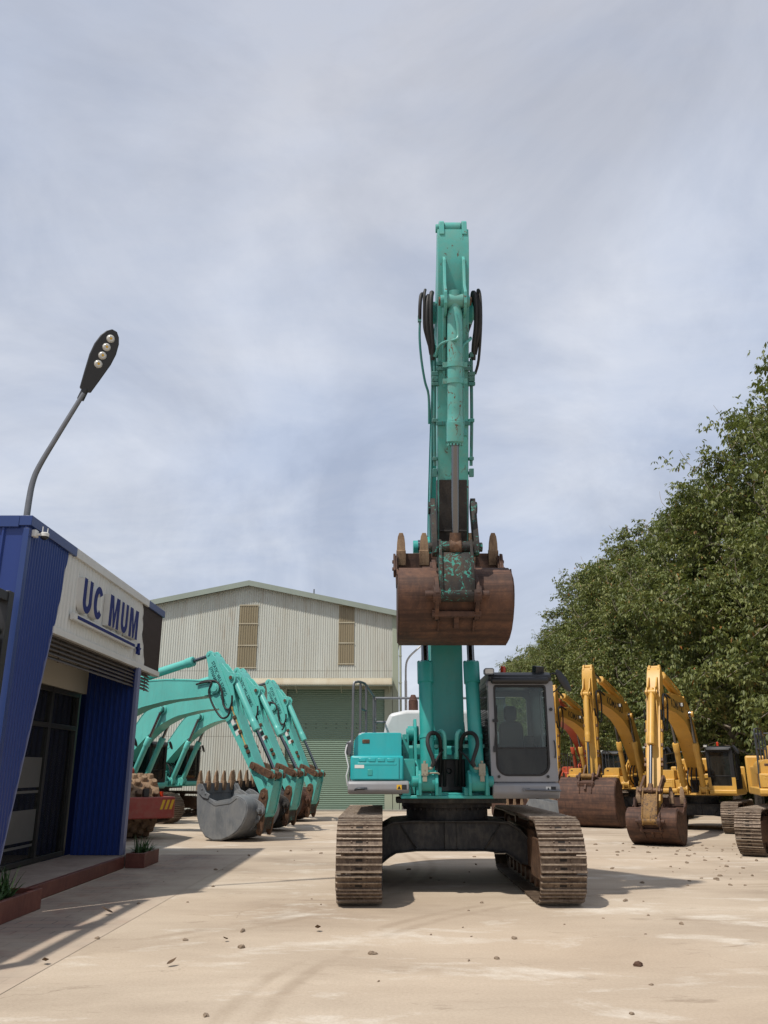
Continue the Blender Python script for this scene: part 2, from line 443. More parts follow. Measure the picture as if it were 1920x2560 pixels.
    mb = MB(); mb.box(-1.462,-.70,-1.30,-1.02,1.53,1.872)
    tb = mb.build('toolbox', panel, root, .03, seg=3)
    mb = MB(); mb.box(-1.425,-.765,-1.318,-1.29,1.55,1.852)
    for k in range(4):
        x = -1.34 + k*.135; mb.box(x,x+.10,-1.327,-1.31,1.79,1.835)
    mb.box(-1.36,-.80,-1.322,-1.31,1.74,1.775)
    lid = mb.build('toolbox_door', panel, tb, .008)
    MB().box(-1.215,-1.145,-1.325,-1.312,1.60,1.685).build('latch', M['black'] if pal.get('latch') else M['teal'], lid, .006)
    if hero:
        MB().box(-1.40,-1.265,-1.3215,-1.316,1.70,1.745).build('sticker', M['decal_white'], lid)
    mb = MB(); mb.box(-.715,-.53,-1.16,-.5,1.34,1.83); mb.box(-.70,-.60,-.62,-.55,1.83,2.20)
    for z in (1.9,2.13): mb.cyl((-.65,-.64,z),(-.65,-.61,z),.016,n=8)
    mb.build('side_plate', body, root, .02)
    sk = MB(); sk.prism([(1.30,1.527),(1.345,1.50),(1.345,1.40),(1.29,1.345),(-1.3,1.345),(-1.3,1.527)], lambda f,z,x:(x,-f,z), -1.497, -.62)
    sk.build('skirt', skirt, root, .025, seg=3)
    sk = MB(); sk.prism([(1.30,1.507),(1.37,1.48),(1.37,1.36),(1.30,1.285),(-1.3,1.285),(-1.3,1.507)], lambda f,z,x:(x,-f,z), .56, 1.515)
    sk2 = sk.build('skirt', skirt, root, .025, seg=3)
    if hero:
        for x0, z0, par in ((-.80,1.41,None),(1.31,1.385,sk2)):
            pm = MB(); pm.box(x0,x0+.07,-1.3755 if par else -1.350,-1.365 if par else -1.34,z0,z0+.065)
            so = pm.build('warning_sticker', M['decal_yellow'] if not par else M['decal_white'], root)
            pm = MB(); pm.mi = 0
            yy = -1.378 if par else -1.3525
            pm.loops([[(x0+.01,yy,z0+.008),(x0+.06,yy,z0+.008),(x0+.035,yy,z0+.055)],[(x0+.01,yy+.003,z0+.008),(x0+.06,yy+.003,z0+.008),(x0+.035,yy+.003,z0+.055)]])
            pm.box(x0+.075,x0+.14,yy,yy+.006,z0,z0+.065)
            pm.build('warning_symbol', M['decal_black'], so)
        mb = MB(); mb.tube([V(1.02,1.39,1.41),V(1.10,1.405,1.405),V(1.3,1.40,1.40),V(1.52,1.39,1.395)],.013); mb.box(.98,1.08,-1.39,-1.36,1.39,1.43)
        mb.build('grab_bar', M['steel'], root)
    # engine house and counterweight
    mb = MB(); mb.box(-1.36,1.36,.32,2.15,1.45,2.06); mb.box(.62,1.43,.5,.9,1.42,2.1)
    eh = mb.build('engine_house', panel if not pal.get('hood') else body, root, .05, seg=3)
    mb = MB(); mb.prism([(-1.0,2.16),(-.96,2.42),(-.88,2.60),(-.6,2.66),(.66,2.66),(.86,2.58),(.94,2.42),(.98,2.16)], lambda x,z,y:(x,y,z), .85, 2.1)
    mb.build('engine_hood', pal.get('hood', body), root, .06, seg=3)
    mb = MB()
    cwp = [(1.47*math.cos(a)*1.0, 2.0 + .95*math.sin(a)) for a in [PI*i/14 for i in range(15)]]
    mb.prism(cwp, lambda x,y,z:(x,y,z), 1.32, 2.34)
    mb.build('counterweight', pal.get('cw', body), root, .06, seg=3)
    mb = MB(); mb.cyl((-.46,1.3,2.6),(-.46,1.3,2.84),.085,n=18); mb.cyl((-.46,1.3,2.84),(-.46,1.31,2.95),.085,.04,18)
    mb.build('exhaust', M['exhaust'], root)
    # handrails
    mb = MB(); r = .019
    RX = -1.45
    mb.tube([V(-1.475,1.24,1.42),V(-1.46,1.18,1.75),V(-1.44,1.16,2.3),V(-1.435,1.14,2.86),V(-1.40,1.10,2.93),V(-1.34,1.02,2.945),V(-1.27,.90,2.93)], r)
    mb.tube([V(-1.27,.90,2.93),V(-1.16,.55,2.80),V(-1.14,.45,2.78)], r, smooth=1)
    for p in ((-1.335,.98,2.20,2.94),(-1.25,.84,2.20,2.92),(-1.14,.45,2.18,2.79)): mb.tube([V(p[0],p[1],p[2]),V(p[0],p[1],p[3])], r)
    mb.tube([V(-1.335,.98,2.56),V(-1.25,.84,2.53)], r*.8)
    mb.tube([V(-1.14,.45,2.78),V(-1.14,-1.6,2.90)], r); mb.tube([V(-1.14,.45,2.46),V(-1.14,-1.6,2.52)], r)
    mb.tube([V(-1.14,-1.6,2.92),V(1.2,-1.6,2.92)], r*1.15)
    mb.tube([V(-1.14,-1.6,2.5),V(-.9,-1.6,2.5)], r)
    for x in (-1.14,-.30,.4,1.2): mb.tube([V(x,-1.6,2.2),V(x,-1.6,2.92)], r*1.15)
    mb.build('handrail', pal.get('rail', M['darksteel']), root)
    if hero:
        mb = MB(); mb.tube([V(-1.475,1.24,1.42),V(-1.46,1.25,1.38),V(-1.36,1.36,1.42),V(-1.26,1.37,1.425)],.017); mb.box(-1.34,-1.22,-1.375,-1.345,1.41,1.44)
        mb.build('step_rail', M['darksteel'], root)
        mb = MB(); mb.tube([V(-1.50,1.22,1.46),V(-1.52,1.24,1.60),V(-1.49,1.24,1.72),V(-1.54,1.22,1.92),V(-1.50,1.2,2.05),V(-1.45,1.15,2.08)],.011,smooth=2)
        mo = mb.build('mirror_arm', M['whitehood'], root)
        mb = MB(); mb.stack((-1.50,-1.22,1.97),(-1.485,-1.18,1.975),[(0,.09),(.5,.105),(1,.095)],24); o = mb.build('mirror', M['steel'], mo)
        o.scale = (.55,1,1); o.location = (-.67,0,0)
    # ---------------- cab
    cabc = pal['cab']; x0, x1, z0, z1 = .55, 1.51, 1.512, 2.93
    m_front = lambda x,z,y: (x, y, z)
    mb = MB()
    mb.plate_hole(rrect(x0,x1,z0,z1,.03,6), rrect(x0+.085,x1-.115,z0+.085,2.865,.1,6,(.16,.16,.04,.04)), m_front, -1.31, -1.23)
    m_side = lambda f,z,x: (x,-f,z)
    mb.plate_hole(rrect(-.42,1.235,z0,z1,.03,6), rrect(-.30,1.15,z0+.42,2.84,.08,6), m_side, x0, x0+.045)
    mb.plate_hole(rrect(-.42,1.235,z0,z1,.03,6), rrect(.42,1.13,z0+.30,2.84,.08,6), m_side, x1-.05, x1)
    mb.plate_hole(rrect(x0+.047,x1-.052,z0,z1,.03,6), rrect(x0+.12,x1-.12,z0+.55,2.84,.08,6), m_front, .37, .42)
    mb.box(x0+.02,x1-.02,-1.2,.40,z0-.012,z0+.05)
    cab = mb.build('cab', cabc, root, .008)
    mb = MB(); mb.prism([(1.36,2.925),(1.37,3.0),(1.26,3.06),(1.0,3.075),(-.3,3.075),(-.44,3.03),(-.44,2.925)], m_side, x0+.01, x1-.02)
    mb.prism([(1.40,2.885),(1.42,2.95),(1.34,3.0),(1.30,2.885)], m_side, x0+.04, x1-.07)
    mb.build('cab_roof', pal.get('roof', M['black']), cab, .03, seg=3)
    if pal.get('cabbase'):
        mb = MB(); mb.prism([(x0-.01,1.50),(x1+.01,1.50),(x1+.01,1.93),(x1-.12,1.93),(x1-.13,1.63),(x0+.11,1.63),(x0+.10,1.93),(x0-.01,1.93)], m_front, -1.325, -1.312)
        mb.build('cab_base', pal['cabbase'], cab, .004)
    MB().box(x0+.065,x1-.095,-1.275,-1.265,1.985,2.88).build('windscreen', pal['glass'], cab, 0)
    MB().box(x0+.065,x1-.095,-1.283,-1.273,z0+.07,1.972).build('lower_window', pal.get('glass2', pal['glass']), cab, 0)
    MB().plate_hole(rrect(x0+.078,x1-.108,z0+.078,2.872,.1,6,(.165,.165,.045,.045)), rrect(x0+.106,x1-.136,z0+.106,2.846,.1,6,(.14,.14,.03,.03)), m_front, -1.316, -1.300).build('window_seal', M['rubber'], cab, 0)
    mb = MB(); mb.box(x0+.075,x1-.105,-1.300,-1.262,1.968,1.99); mb.box(x0+.075,x0+.098,-1.288,-1.26,1.99,2.86); mb.box(x1-.128,x1-.105,-1.288,-1.26,1.99,2.86); mb.box(x0+.075,x1-.105,-1.296,-1.262,2.84,2.878)
    mb.build('windscreen_frame', M['black'], cab, .004)
    MB().box(x0+.018,x0+.026,-1.14,.29,z0+.43,2.83).build('side_window', M['glass_dark'] if hero else pal['glass'], cab, 0)
    MB().box(x1-.03,x1-.022,-1.12,-.43,z0+.31,2.83).build('door_window', pal['glass'], cab, 0)
    MB().box(x0+.13,x1-.13,.39,.398,z0+.56,2.83).build('rear_window', pal['glass'], cab, 0)
    if hero:                                # guard grid behind the rear window
        mb = MB()
        for k in range(15): mb.box(.62+k*.03,.632+k*.03,.45,.456,2.08,2.84)
        for k in range(24): mb.box(.61,1.06,.457,.462,2.09+k*.032,2.102+k*.032)
        mb.build('window_guard', M['whitehood'], cab)
        mb = MB()
        for k in range(22): mb.box(x0-.012,x0-.008,-1.15,.35,1.55+k*.062,1.562+k*.062)
        for k in range(14): mb.box(x0-.017,x0-.013,-1.15+k*.115,-1.14+k*.115,1.5,2.92)
        mb.build('side_guard', M['black'], cab)
        mb = MB(); mb.tube([V(x0+.12,1.325,2.58),V(x0+.10,1.335,2.3),V(x0+.055,1.33,1.93)],.009); mb.box(x0+.045,x0+.08,-1.34,-1.315,1.92,2.0); mb.box(x0+.05,x0+.13,-1.335,-1.31,2.34,2.38); mb.box(x0+.085,x0+.10,-1.33,-1.32,2.1,2.75)
        mb.build('wiper', M['black'], cab)
        mb = MB(); mb.tube([V(1.475,1.325,1.84),V(1.48,1.35,1.9),V(1.48,1.35,2.02),V(1.475,1.325,2.08)],.009); mb.cyl(V(1.455,1.318,2.52),V(1.455,1.335,2.52),.024); mb.cyl(V(.66,1.318,1.585),V(.66,1.335,1.585),.02); mb.cyl(V(1.36,1.318,1.585),V(1.36,1.335,1.585),.02)
        mb.build('door_handle', M['black'], cab)
    mb = MB()
    mb.prism(rrect(.86,1.24,1.74,2.42,.07,5,(.03,.03,.12,.12)), m_front, -.12, .02)
    mb.prism(rrect(.95,1.15,2.42,2.66,.06,5), m_front, -.10, .0)
    mb.prism(rrect(.83,1.27,1.66,1.80,.05,5), m_front, -.62, -.05)
    mb.build('seat', M['seat'], cab, .03)
    mb = MB(); mb.box(.66,.84,-.75,-.05,1.52,1.90); mb.box(1.27,1.43,-.75,-.05,1.52,1.90); mb.tube([V(.75,.62,1.88),V(.75,.66,2.05)],.02); mb.tube([V(1.35,.62,1.88),V(1.35,.66,2.05)],.02)
    mb.box(.90,1.2,-1.0,-.9,1.55,1.80); mb.box(1.28,1.42,.0,.3,1.6,2.2)
    mb.build('console', M['interior'], cab, .02)
    # roof lamp, beacon and mirror
    mb = MB(); mb.prism(rrect(.50,.65,3.02,3.115,.03,4), m_front, -1.34, -1.24); mb.tube([V(.58,1.27,2.93),V(.58,1.27,3.03)],.014); mb.tube([V(.60,1.25,2.90),V(.56,1.28,2.94),V(.54,1.28,2.86)],.02)
    lm = mb.build('work_lamp', pal.get('lampc', M['steel']), root, .012)
    MB().prism(rrect(.515,.635,3.035,3.10,.02,4), m_front, -1.348, -1.338).build('lamp_glass', M['lamp_lens'], lm)
    if hero or 'beacon' in feats:
        mb = MB(); mb.cyl((.90,-.5,3.07),(.90,-.5,3.10),.05); mb.stack((.90,-.5,3.10),(.90,-.5,3.24),[(0,.045),(.8,.045),(1,.03)],16)
        mb.build('beacon', M['amber'], root)
    mb = MB()
    mb.tube([V(1.42,1.25,2.98),V(1.52,1.30,3.04),V(1.64,1.33,2.98)],.012)
    mb.tube([V(1.48,1.26,2.75),V(1.56,1.30,2.80),V(1.66,1.33,2.90)],.010)
    ma = mb.build('mirror_arm', M['black'], root)
    mb = MB(); c = Vector(V(1.66,1.34,2.93))
    for k in (0,): 
        ring = lambda rx, rz, y: [(c.x + math.cos(a)*rx*.8 - math.sin(a)*rz*.42, c.y + y, c.z + math.sin(a)*rz*.95 + 0 - math.cos(a)*rx*.25) for a in [2*PI*i/20 for i in range(20)]]
        mb.loops([ring(.06,.12,-.03),ring(.095,.165,-.02),ring(.10,.17,.0),ring(.08,.15,.03)])
    mb.build('mirror', M['mirror'], ma)
    if hero:
        mb = MB(); mb.obox(V(1.32,1.22,3.10),(.15,.10,.11),(0.2,0,.5)); mb.tube([V(1.32,1.2,3.0),V(1.32,1.2,3.06)],.015)
        mb.build('work_lamp', M['black'], root, .015)

    # ---------------- front gear
    F = Vector((.40, 2.22)); L = 6.4
    D = Vector((pose['t'], -pose['h'])).normalized()      # stick direction tail -> bucket pin (forward, up)
    N = Vector((-D.y, D.x))                               # front normal
    Ls = 5.0
    pz = pose['pz']
    # pivot on stick: s=1.25, n=-.2
    Tz = pz - D.y*(Ls-1.25) + N.y*(-.2)
    reach = math.sqrt(max(L*L - (Tz-F.y)**2, .01))
    T = Vector((F.x + reach, Tz))
    Q0 = T - D*1.25 - N*(-.2)                             # stick tail
    S = lambda s, n: Q0 + D*s + N*n
    P = S(Ls, 0)
    ch = (T - F); u = ch.normalized(); w = Vector((-u.y, u.x))
    bp = lambda a, o: F + ch*a + w*(interp(BU, BC, a) + o)
    us = [i/28 for i in range(29)]
    bw = .245 if hero else .275
    top = [tuple(bp(a, interp(BU,BH,a))) for a in us]; bot = [tuple(bp(a, -interp(BU,BH,a))) for a in us]
    mb = MB()
    for sx in (-1,1):
        rings = [[V(sx*(bw-.045),*t),V(sx*(bw-.015),*t),V(sx*(bw-.015),*b),V(sx*(bw-.045),*b)] for t, b in zip(top, bot)]
        mb.loops(rings)
    mb.ribbon(top[1:-2], .02, -bw, bw); mb.ribbon(bot[0:-2], -.02, -bw, bw)
    mb.cyl(V(-bw-.02,*F),V(bw+.02,*F),.19,n=24)
    mb.cyl(V(-.30,*T),V(.30,*T),.16,n=24)
    am = bp(.43, 0)
    mb.cyl(V(-.50,*am),V(.50,*am),.11,n=20); mb.cyl(V(-.33,*am),V(.33,*am),.17,n=20)
    at0 = bp(.40, .47+.20)
    for sx in (-1,1): mb.fz([tuple(bp(.36,.45)),tuple(bp(.385,.76)),tuple(bp(.415,.76)),tuple(bp(.46,.42))], sx*.15-.02, sx*.15+.02)
    boom = mb.build('boom', pal.get('boom', body), root, .006)
    if pal.get('mark'):
        o = bp(.83,-.14); du = (bp(.50,-.14) - o).normalized(); dw = Vector((du.y,-du.x)); dw = dw if dw.y > 0 else -dw
        MB_ = frame_matrix(V(bw-.014, *o), V(0,*du), V(0,*dw))
        text_obj('lettering', pal['mark'], .45, M['decal_black'], MB_, boom, .003, .006)
    if not hero:
        o = bp(.60, .02)
        mb = MB(); mb.box(bw-.01, bw+.10, -o.x-.09, -o.x+.09, o.y-.02, o.y+.11); bl = mb.build('boom_lamp', M['steel'], boom, .012)
        MB().box(bw+.0, bw+.09, -o.x-.10, -o.x-.088, o.y-.01, o.y+.10).build('lamp_glass', M['lamp_lens'], bl)
    # lifting cylinders
    cf = Vector((1.30, 1.52))
    for sx in (-1,1):
        x = sx*.352; d = (am - cf); Lc = d.length; d = d/Lc; blen = 1.76 if hero else min(2.0, Lc*.62)
        e = cf + d*blen
        mb = MB(); mb.stack(V(x,*(cf+d*.10)),V(x,*e),[(0,.09),(.03,.104),(.80,.104),(.805,.122),(.985,.122),(1,.10)],28)
        mb.cyl(V(x-.10,*cf),V(x+.10,*cf),.135,n=24)
        if hero:
            for k in range(12):
                a = 2*PI*k/12; ee = e - d*.02
                mb.cyl(V(x+math.cos(a)*.108, ee.x, ee.y+math.sin(a)*.02), V(x+math.cos(a)*.108, ee.x+d.x*.035, ee.y+.035+math.sin(a)*.02), .014, n=6)
            mb.stack(V(x,*(cf+d*.60)),V(x,*(cf+d*.66)),[(0,.114),(1,.114)],28)
        cy = mb.build('lift_cylinder', pal.get('cyl', body), root, 0, 40)
        mb = MB(); mb.cyl(V(x,*(e-d*.02)),V(x,*am),.056,n=20); mb.cyl(V(x-.07,*am),V(x+.07,*am),.12,n=20)
        mb.build('rod', M['chrome'], cy, 0, 40)
    # arm cylinder on top of the boom
    A1 = S(.085, -.01); d = (A1 - at0); La = d.length; d = d/La; e = at0 + d*min(3.1, La*.80)
    mb = MB(); mb.stack(V(0,*at0),V(0,*e),[(0,.11),(.03,.135),(.9,.135),(.905,.16),(.99,.16),(1,.13)],28); mb.cyl(V(-.13,*at0),V(.13,*at0),.12,n=20)
    mb.tube([V(.10,*(at0+d*.3+Vector((0,.14)))),V(.10,*(at0+d*1.0+Vector((0,.18)))),V(.08,*(e-d*.12+Vector((0,.15))))],.022)
    cy = mb.build('arm_cylinder', pal.get('cyl', body), root, 0, 40)
    mb = MB(); mb.cyl(V(0,*e),V(0,*(A1-d*.1)),.06,n=20); mb.build('rod', M['chrome'], cy, 0, 40)
    mb = MB(); mb.cyl(V(-.115,*A1),V(.115,*A1),.085,n=20); mb.cyl(V(0,*(A1-d*.22)),V(0,*A1),.065,.08,n=20); mb.build('rod_eye', pal.get('stick', body), cy, .006, 40)
    # stick
    sw = .215
    fr = [(.14,.125),(.34,.19),(.75,.215),(1.3,.20),(2.2,.165),(3.2,.13),(4.2,.115),(5.0,.12)]
    bk = [(.14,-.12),(.5,-.20),(1.0,-.44),(1.3,-.50),(1.6,-.46),(2.1,-.32),(3.2,-.21),(4.2,-.14),(5.0,-.12)]
    mb = MB()
    outline = fr + [(5.10,.06),(5.12,0),(5.10,-.06)] + bk[::-1]
    side = [tuple(S(s,n)) for s,n in outline]
    for sx in (-1,1): mb.fz(side, sx*(sw-.012)-.016, sx*(sw-.012)+.016)
    mb.ribbon([tuple(S(s,n)) for s,n in fr], -.02, -sw+.02, sw-.02)
    mb.ribbon([tuple(S(s,n)) for s,n in bk], .02, -sw+.02, sw-.02)
    for x in (-.16,.16):                                  # tail lugs
        mb.fz([tuple(S(s,n)) for s,n in ((.0,.06),(.03,.11),(.22,.17),(.27,.08),(.22,-.15),(.04,-.13),(-.01,-.05))], x-.035, x+.035)
    mb.fz([tuple(S(s,n)) for s,n in ((.17,.12),(.16,.0),(.17,-.12),(.3,-.1),(.3,.16))], -.2, .2)
    mb.cyl(V(-.24,*S(.085,-.01)),V(.19,*S(.085,-.01)),.062,n=20)
    for x in (-.135,.135):                                # bucket-cylinder bracket ribs
        mb.fz([tuple(S(s,n)) for s,n in ((.55,.20),(.62,.30),(1.0,.40),(1.14,.56),(1.30,.58),(1.42,.48),(1.46,.36),(1.95,.24),(2.4,.16))], x-.02, x+.02)
    for sx in (-1,1): mb.cyl(V(sx*.12,*S(1.24,.42)),V(sx*.20,*S(1.24,.42)),.085,n=20)
    mb.cyl(V(-.33,*T),V(.33,*T),.11,n=20)
    stick = mb.build('stick', pal.get('stick', body), root, .005)
    # worn lower end of the stick
    if hero:
        mb = MB(); mb.ribbon([tuple(S(s,interp([x[0] for x in fr],[x[1] for x in fr],s)+.021)) for s in (3.70,4.2,4.6,5.0)], -.006, -sw+.018, sw-.018)
        for sx in (-1,1):
            mb.fz([tuple(S(s,n)) for s,n in ((3.70,.118),(5.0,.118),(5.1,.0),(5.0,-.118),(3.70,-.16))], sx*(sw+.005)-.004, sx*(sw+.005)+.004)
        mb.box(-.19,.19,-S(4.42,.16).x-.01,-S(4.42,.16).x+.01,S(4.42,.16).y-.012,S(4.42,.16).y+.012)
        mb.build('wear_plate', M['wear'], stick)
    if pal.get('wll'):
        for s0, n0, tx in ((.40,-.02,'STATIC WLL 5740KG'),(.52,-.17,'DYNAMIC WLL 5050KG')):
            o = S(s0, n0)
            text_obj('lettering', tx, .17, M['teal_ink'], frame_matrix(V(-sw-.006,*o), V(0,*D), V(0,*N)), stick, .003, .003, sx=.80)
        o = S(2.55,-.03)
        ex, ey = V(0,*D), V(0,*N)
        for (s0,s1,n0,n1,mm) in ((2.45,2.62,-.14,.03,'decal_white'),(2.65,2.80,-.14,.03,'decal_black'),(2.83,2.98,-.14,.03,'decal_white')):
            MB().fz([tuple(S(a,b)) for a,b in ((s0,n0),(s1,n0),(s1,n1),(s0,n1))], -sw-.010, -sw-.006).build('sticker', M[mm], stick)
    # bucket
    b = math.radians(pose['b']); BS = Vector((-math.sin(b), -math.cos(b))); BN = Vector((math.cos(b), -math.sin(b)))
    bs = pose.get('bs', 1.0)
    off = Vector(pose.get('off', (0,0)))
    B = lambda s, n: P + off + (BS*s + BN*n)*bs
    bwid = pose.get('bw', .80)
    prof = [(-.03,.22),(.0,.42),(.06,.56),(.16,.645),(.28,.67),(.42,.655),(.60,.58),(.78,.44),(.93,.24),(1.04,.0),(1.08,-.25),(1.03,-.5),(.86,-.70),(.62,-.84),(.2,-.93),(-.16,-.965)]
    pp = [tuple(B(s,n)) for s,n in prof]
    mb = MB()
    mb.ribbon(pp, .03*bs, -bwid, bwid)
    mb.ribbon([tuple(B(s,n)) for s,n in ((.27,.678),(.36,.672),(.44,.658))], -.02, -bwid-.012, bwid+.012)
    mb.ribbon([tuple(B(s,n)) for s,n in ((.86,.355),(.96,.20),(1.05,.0))], -.022, -bwid-.012, bwid+.012)
    mb.ribbon([tuple(B(s,n)) for s,n in ((.05,-.955),(-.20,-.985))], -.03, -bwid-.01, bwid+.01)
    inner = [(.25,-.6),(.1,-.25),(-.02,.1)]
    for sx in (-1,1):
        mb.fz([tuple(B(s,n)) for s,n in prof[::1] + [(-.17,-.90),(.10,-.62),(.16,-.30),(.05,.12)]], sx*(bwid+.006)-.014, sx*(bwid+.006)+.014)
        mb.fz([tuple(B(s,n)) for s,n in [(-.17,-.99),(-.17,-.80),(.10,-.56),(.20,-.30),(.10,.10),(-.05,.28),(.02,.34),(.17,.14),(.28,-.32),(.17,-.66),(.0,-.97)]], sx*(bwid+.022)-.012, sx*(bwid+.022)+.012)
        # hanger ears
        x = sx*.27
        mb.fz([tuple(B(s,n)) for s,n in ((-.16,-.02),(-.14,.12),(-.02,.42),(.06,.72),(.13,.84),(.22,.90),(.32,.89),(.40,.83),(.50,.77),(.60,.70),(.66,.53),(.45,.5),(.20,.02),(.10,-.12),(-.08,-.13))], x-.028, x+.028)
        mb.cyl(V(x-.05,*B(0,0)),V(x+.05,*B(0,0)),.13,n=22); mb.cyl(V(x-.05,*B(.26,.78)),V(x+.05,*B(.26,.78)),.12,n=22)
        mb.cyl(V(sx*.30,*B(0,0)),V(sx*.43,*B(0,0)),.06,n=16); mb.cyl(V(sx*.30,*B(.26,.78)),V(sx*.43,*B(.26,.78)),.055,n=16)
    mb.fz([tuple(B(s,n)) for s,n in ((.48,.61),(.49,.745),(.56,.745),(.62,.56))], -.33, .33)
    mb.fz([tuple(B(s,n)) for s,n in ((.55,.59),(.57,.70),(.74,.62),(.76,.44))], -.035, .035)
    for x in (-.24,.24): mb.fz([tuple(B(s,n)) for s,n in ((.58,.58),(.62,.66),(.80,.52),(.80,.41))], x-.012, x+.012)
    bucket = mb.build('bucket', pal['bucket'], root, .006)
    if pose.get('teeth', True):
        nt = 5
        for k in range(nt):
            x = lerp(-bwid+.055, bwid-.055, k/(nt-1))
            mb = MB()
            t0 = [(-.10,-.90),(-.10,-1.02),(-.26,-1.035),(-.26,-.92)]
            rings = []
            for s, na, nb, hw in ((-.02,-.915,-1.01,.075),(-.18,-.905,-1.03,.075),(-.25,-.915,-1.035,.072),(-.252,-.93,-1.03,.066),(-.36,-.95,-1.025,.062),(-.46,-.972,-1.015,.05),(-.52,-.985,-1.0,.028)):
                rings.append([V(x-hw,*B(s,na)),V(x+hw,*B(s,na)),V(x+hw,*B(s,nb)),V(x-hw,*B(s,nb))])
            mb.loops(rings); mb.build('tooth', M['tooth'], bucket, .012)
        for sx in (-1,1):
            mb = MB(); mb.fz([tuple(B(s,n)) for s,n in ((-.20,-.93),(-.20,-.80),(-.02,-.66),(.02,-.52),(.14,-.56),(.12,-.74),(.02,-.90))], sx*(bwid+.05)-.017, sx*(bwid+.05)+.017)
            for k in range(2): mb.cyl(V(sx*(bwid+.03),*B(.02-.1*k,-.66-.13*k)),V(sx*(bwid+.085),*B(.02-.1*k,-.66-.13*k)),.03,n=8)
            mb.build('side_cutter', pal['bucket'], bucket, .008)
    # bucket linkage
    Q = S(4.64, .50); R_ = B(.26,.78) if not pose.get('coupler') else P + Vector((.0,-.52))
    mb = MB()
    O = S(4.10, .06)
    for sx in (-1,1):
        x = sx*.285; d = (Q - O).normalized(); nn = Vector((-d.y, d.x))
        mb.fz([tuple(p) for p in (O - d*.12 + nn*.03, O - d*.10 + nn*.10, O + d*.1 + nn*.12, lerp(O,Q,.5) + nn*.11, Q + nn*.12, Q + d*.13 + nn*.05, Q + d*.13 - nn*.05, Q - nn*.11, O + d*.1 - nn*.10, O - d*.10 - nn*.09)], x-.036, x+.036)
        mb.cyl(V(x-sx*.02,*O),V(x+sx*.06,*O),.09,n=20)
    mb.cyl(V(-.27,*Q),V(.27,*Q),.085,n=22)
    for sx in (-1,1): mb.cyl(V(sx*.27,*Q),V(sx*.37,*Q),.065,n=12)
    lk = mb.build('side_link', pal.get('link', M['scraped']), root, .006)
    d = (R_ - Q); dl = d.length; d = d/dl; nn = Vector((-d.y, d.x))
    if nn.x < 0: nn = -nn
    mb = MB()
    h0 = lambda a, n: tuple(Q + d*(a*dl) + nn*n)
    mb.fz([h0(.14,.06),h0(.30,.10),h0(.82,.11),h0(1.0,.09),h0(1.10,.02),h0(1.06,-.06),h0(.35,-.03),h0(.14,.0)], -.205, .205)
    for sx in (-1,1): mb.fz([h0(-.14,.06),h0(.2,.13),h0(.9,.14),h0(1.12,.05),h0(1.12,-.06),h0(.9,-.10),h0(.1,-.10),h0(-.14,-.07)], sx*.212-.022, sx*.212+.022)
    mb.cyl(V(-.225,*R_),V(.225,*R_),.10,n=22)
    mb.build('bucket_link', pal.get('hlink', M['scraped']), root, .008)
    if pose.get('coupler'):
        for sx in (-1,1):
            mb = MB(); mb.fz([tuple(P + Vector(q)) for q in ((.02,.20),(.14,.14),(.17,-.05),(.08,-.45),(.02,-.95),(-.05,-1.12),(-.14,-1.10),(-.17,-.9),(-.22,-.45),(-.16,-.05),(-.10,.14))], sx*.235-.03, sx*.235+.03)
            for q in ((0,0),(-.05,-.5),(-.10,-1.0)): mb.cyl(V(sx*.2,*(P+Vector(q))),V(sx*.30,*(P+Vector(q))),.08,n=16)
            mb.build('coupler_plate', M['pin'], root, .01)
        mb = MB(); mb.fz([tuple(P + Vector(q)) for q in ((.06,-.15),(.10,-.2),(.0,-.95),(-.16,-.92),(-.16,-.2))], -.2, .2); mb.build('coupler', M['scraped'], root, .01)
    # bucket cylinder
    C0 = S(1.24, .42); d = (Q - C0); Lc = d.length; d = d/Lc; e = C0 + d*(1.98 if hero else 1.9)
    mb = MB()
    mb.stack(V(0,*(C0-d*.14)),V(0,*e),[(0,.07),(.0,.085),(.10,.085),(.12,.09),(.14,.105),(.78,.105),(.84,.107),(.845,.112),(.86,.112),(.862,.118),(.985,.118),(1,.09)],30)
    mb.cyl(V(-.11,*C0),V(.11,*C0),.10,n=22)
    pn = MB(); pn.cyl(V(-.225,*C0),V(.225,*C0),.06,n=18)
    for sx in (-1,1): pn.cyl(V(sx*.112,*C0),V(sx*.132,*C0),.105,n=20)
    pn.build('cylinder_pin', M['pin'], root, .004)
    if hero:
        for a_, k in ((.36,.66),(.48,.62)):                # clamp bands with ears
            c = C0 + d*(a_*1.9+.2)
            mb.stack(V(0,*(c-d*.035)),V(0,*(c+d*.035)),[(0,.118),(1,.118)],30)
            mb.fz([tuple(c + d*a + Vector((-d.y,d.x))*q*(-1)) for a,q in ((-.035,-.02),(.035,-.02),(.035,.02),(-.035,.02))], -.17, .17)
        for k in range(14):
            a = 2*PI*k/14; nn2 = Vector((-d.y, d.x)); c = e - d*.005 + nn2*math.sin(a)*.10
            mb.cyl(V(math.cos(a)*.10,*c),V(math.cos(a)*.10,*(c+d*.03)),.012,n=6)
    cy = mb.build('bucket_cylinder', pal.get('bcyl', pal.get('cyl', body)), root, 0, 40)
    mb = MB(); mb.cyl(V(0,*(e-d*.02)),V(0,*(Q-d*.1)),.052,n=24); mb.build('rod', M['chrome'], cy, 0, 40)
    mb = MB(); mb.stack(V(-.085,*Q),V(.085,*Q),[(0,.10),(.1,.115),(.9,.115),(1,.10)],24); mb.cyl(V(0,*(Q-d*.2)),V(0,*Q),.075,.095,20); mb.cyl(V(0,*(Q+N*.10)),V(0,*(Q+N*.125)),.045,n=14)
    mb.build('rod_eye', M['pin'], cy, 0, 40)
